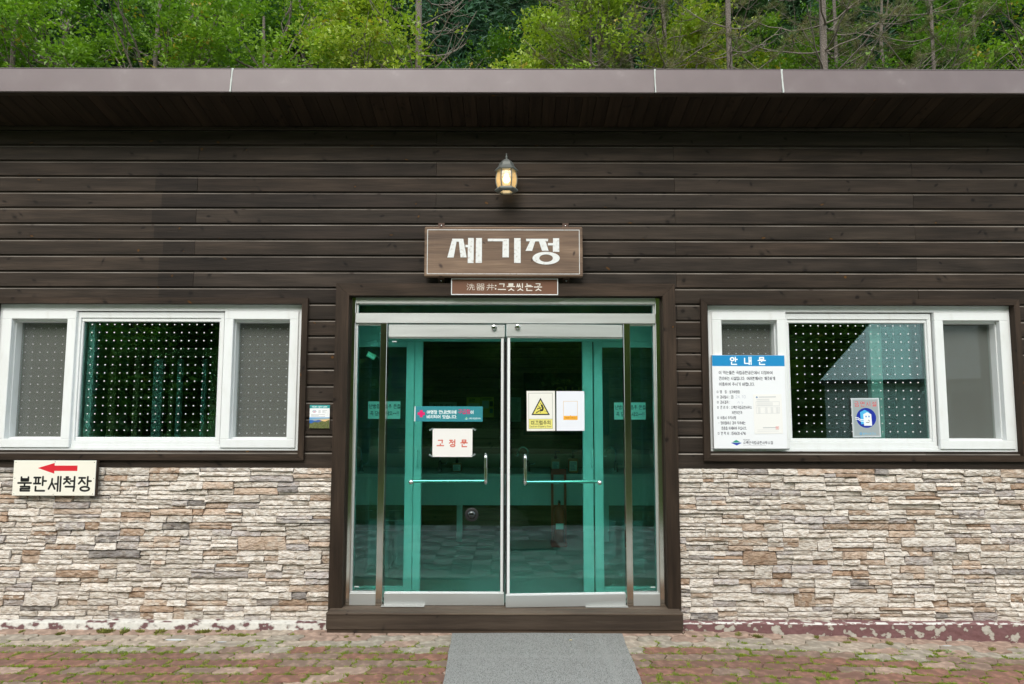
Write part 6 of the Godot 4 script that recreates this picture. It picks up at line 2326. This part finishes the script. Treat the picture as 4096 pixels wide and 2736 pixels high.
	var spots := [[-12.6, 12.4], [-9.4, 12.0], [-6.2, 12.8], [-3.0, 12.0], [0.2, 12.6], [3.4, 12.2], [-11.0, 16.0], [-4.6, 16.2], [1.8, 16.0], [5.6, 17.5], [9.4, 18.5], [13.5, 18.0], [16.5, 14.0]]
	for i in spots.size():
		var s: Array = spots[i]
		var lab := "leafy roadside tree across the path, mirrored in the glass"
		if first == null:
			first = broadleaf(lab, Vector3(s[0], -0.1, s[1]), Vector3(0, 4.4, 0), Vector3(2.6, 3.6, 2.4), 95, 26, green * 0.9, lime * 0.9, "trees across the path", "bark", far_spray)
		else:
			var t: Node3D = first.duplicate()
			t.name = numbered("broadleaf_tree")
			add_child(t)
			t.position = Vector3(s[0], -0.1, s[1])
			t.rotation.y = i * 1.7
			t.scale = Vector3.ONE * (0.85 + 0.06 * (i % 5))
	make_shelter()
	make_verge()

func make_shelter() -> void:
	var t := thing("hipped_shelter", "pale shelter with a white hipped roof across the path, mirrored in the right window", "building", Vector3(11.6, -0.1, 10.5))
	t.rotation.y = deg_to_rad(25.0)
	bx("wall", Vector3(-4.0, 0, 0), Vector3(4.6, 2.3, 5.6), M.shelter_wall, t)
	# hipped roof in white sheet
	var e := [Vector3(-4.1, 2.3, -0.12), Vector3(4.9, 2.3, -0.12), Vector3(4.9, 2.3, 5.9), Vector3(-4.1, 2.3, 5.9)]
	var r0 := Vector3(-2.0, 4.9, 2.8)
	var r1 := Vector3(1.7, 4.9, 2.8)
	var g := Geo.new()
	g.quad(e[0], e[1], r1, r0, Vector3(0, 1, -1))
	g.quad(e[2], e[3], r0, r1, Vector3(0, 1, 1))
	g.tri(e[3], e[0], r0, Vector3(-1, 1, 0))
	g.tri(e[1], e[2], r1, Vector3(1, 1, 0))
	g.quad(e[0], e[1], e[2], e[3], Vector3(0, -1, 0))
	put("roof", g.mesh(), M.shelter_sheet, t)
	var bb := Geo.new()
	bb.box(Vector3(-4.12, 2.2, -0.15), Vector3(4.92, 2.298, -0.122))
	put("eaves_board", bb.mesh(), M.shelter_roof, t)
	bx("door", Vector3(-1.2, 0.0, -0.03), Vector3(-0.3, 2.0, -0.002), M.shelter_roof, t, 0.005)
	var d := thing("dark_pavilion", "dark timber pavilion roof across the path, mirrored in the left window", "building", Vector3(-1.4, -0.1, 17.5))
	var pr := Geo.new()
	pr.prism(PackedVector2Array([Vector2(-3.6, 3.0), Vector2(3.6, 3.0), Vector2(0, 6.2)]), 2, -2.5, 2.5)
	put("roof", pr.mesh(), M.shelter_roof, d)
	for x in [-3.0, 3.0]:
		for z in [-2.0, 2.0]:
			bx("post", Vector3(x - 0.1, 0, z - 0.1), Vector3(x + 0.1, 3.0, z + 0.1), M.shelter_roof, d, 0.01)

func make_verge() -> void:
	var blade := moss_mesh(22, 12, 0.11, 0.16)
	var mm := MultiMesh.new()
	mm.transform_format = MultiMesh.TRANSFORM_3D
	mm.use_colors = true
	mm.mesh = blade
	mm.instance_count = 2600
	for i in 2600:
		var x := rng.randf_range(-9.0, 9.0)
		var z := 4.3 + pow(rng.randf(), 1.6) * 5.0
		if absf(x) < 0.9 and z > 3.9 and z < 6.3:
			x += 1.8 * signf(x + 0.001)
		mm.set_instance_transform(i, Transform3D(Basis.from_euler(Vector3(0, rng.randf() * TAU, 0)).scaled(Vector3.ONE * rng.randf_range(0.6, 1.3)), Vector3(x, gy(minf(x, 6.0)) - 0.1, z)))
		mm.set_instance_color(i, Color(0.06, 0.13, 0.02).lerp(Color(0.16, 0.2, 0.05), rng.randf()))
	var o := MultiMeshInstance3D.new()
	o.multimesh = mm
	o.material_override = M.moss
	o.name = "verge_grass"
	add_child(o)
	tag(o, "grass verge across the slab path, mirrored low in the glass", "grass", "", "stuff")

# ---------------------------------------------------------------- scene
func _ready() -> void:
	rng.seed = 20240

	var cam := Camera3D.new()
	cam.name = "camera"
	cam.position = Vector3(0.0, 1.594, 5.1)
	cam.rotation_degrees = Vector3(5.15, 0.0, 0.11)
	cam.fov = 53.22
	cam.near = 0.05
	cam.far = 400.0
	cam.current = true
	add_child(cam)

	var env := Environment.new()
	env.background_mode = Environment.BG_SKY
	var sky := ProceduralSkyMaterial.new()
	sky.sky_top_color = Color(0.90, 0.95, 0.99)
	sky.sky_horizon_color = Color(0.78, 0.83, 0.875)
	sky.sky_curve = 0.35
	sky.ground_bottom_color = Color(0.3, 0.32, 0.28)
	sky.ground_horizon_color = Color(0.5, 0.53, 0.5)
	sky.sky_energy_multiplier = 1.0
	sky.sun_angle_max = 1.0
	var s := Sky.new()
	s.sky_material = sky
	env.sky = s
	env.tonemap_mode = Environment.TONE_MAPPER_LINEAR
	env.tonemap_exposure = 2.5
	env.sdfgi_enabled = true
	env.ssao_enabled = true
	env.ssil_enabled = true
	var we := WorldEnvironment.new()
	we.name = "world_environment"
	we.environment = env
	add_child(we)

	var sun := DirectionalLight3D.new()
	sun.name = "veiled_sun"
	sun.light_energy = 0.45
	sun.light_angular_distance = 40.0
	sun.light_color = Color(1.0, 0.985, 0.965)
	sun.rotation_degrees = Vector3(-38.0, -10.0, 0.0)
	sun.shadow_enabled = true
	add_child(sun)

	make_materials()
	M.clear_tape = flat_mat(Color(0.7, 0.75, 0.75, 0.3), 0.2)
	M.clear_tape.transparency = BaseMaterial3D.TRANSPARENCY_ALPHA
	M.smoke = flat_mat(lin(0.08, 0.09, 0.09), 0.08, 0.9)
	M.cushion = flat_mat(lin(0.20, 0.205, 0.04), 0.95)
	M.weed_leaf = flat_mat(lin(0.14, 0.24, 0.05), 0.7)
	make_ground()
	make_house()
	make_main_sign()
	make_plaque()
	make_direction_sign()
	make_notice()
	make_small_prints()
	make_lamp()
	make_mat()
	make_room_things()
	make_moss()
	make_trees()
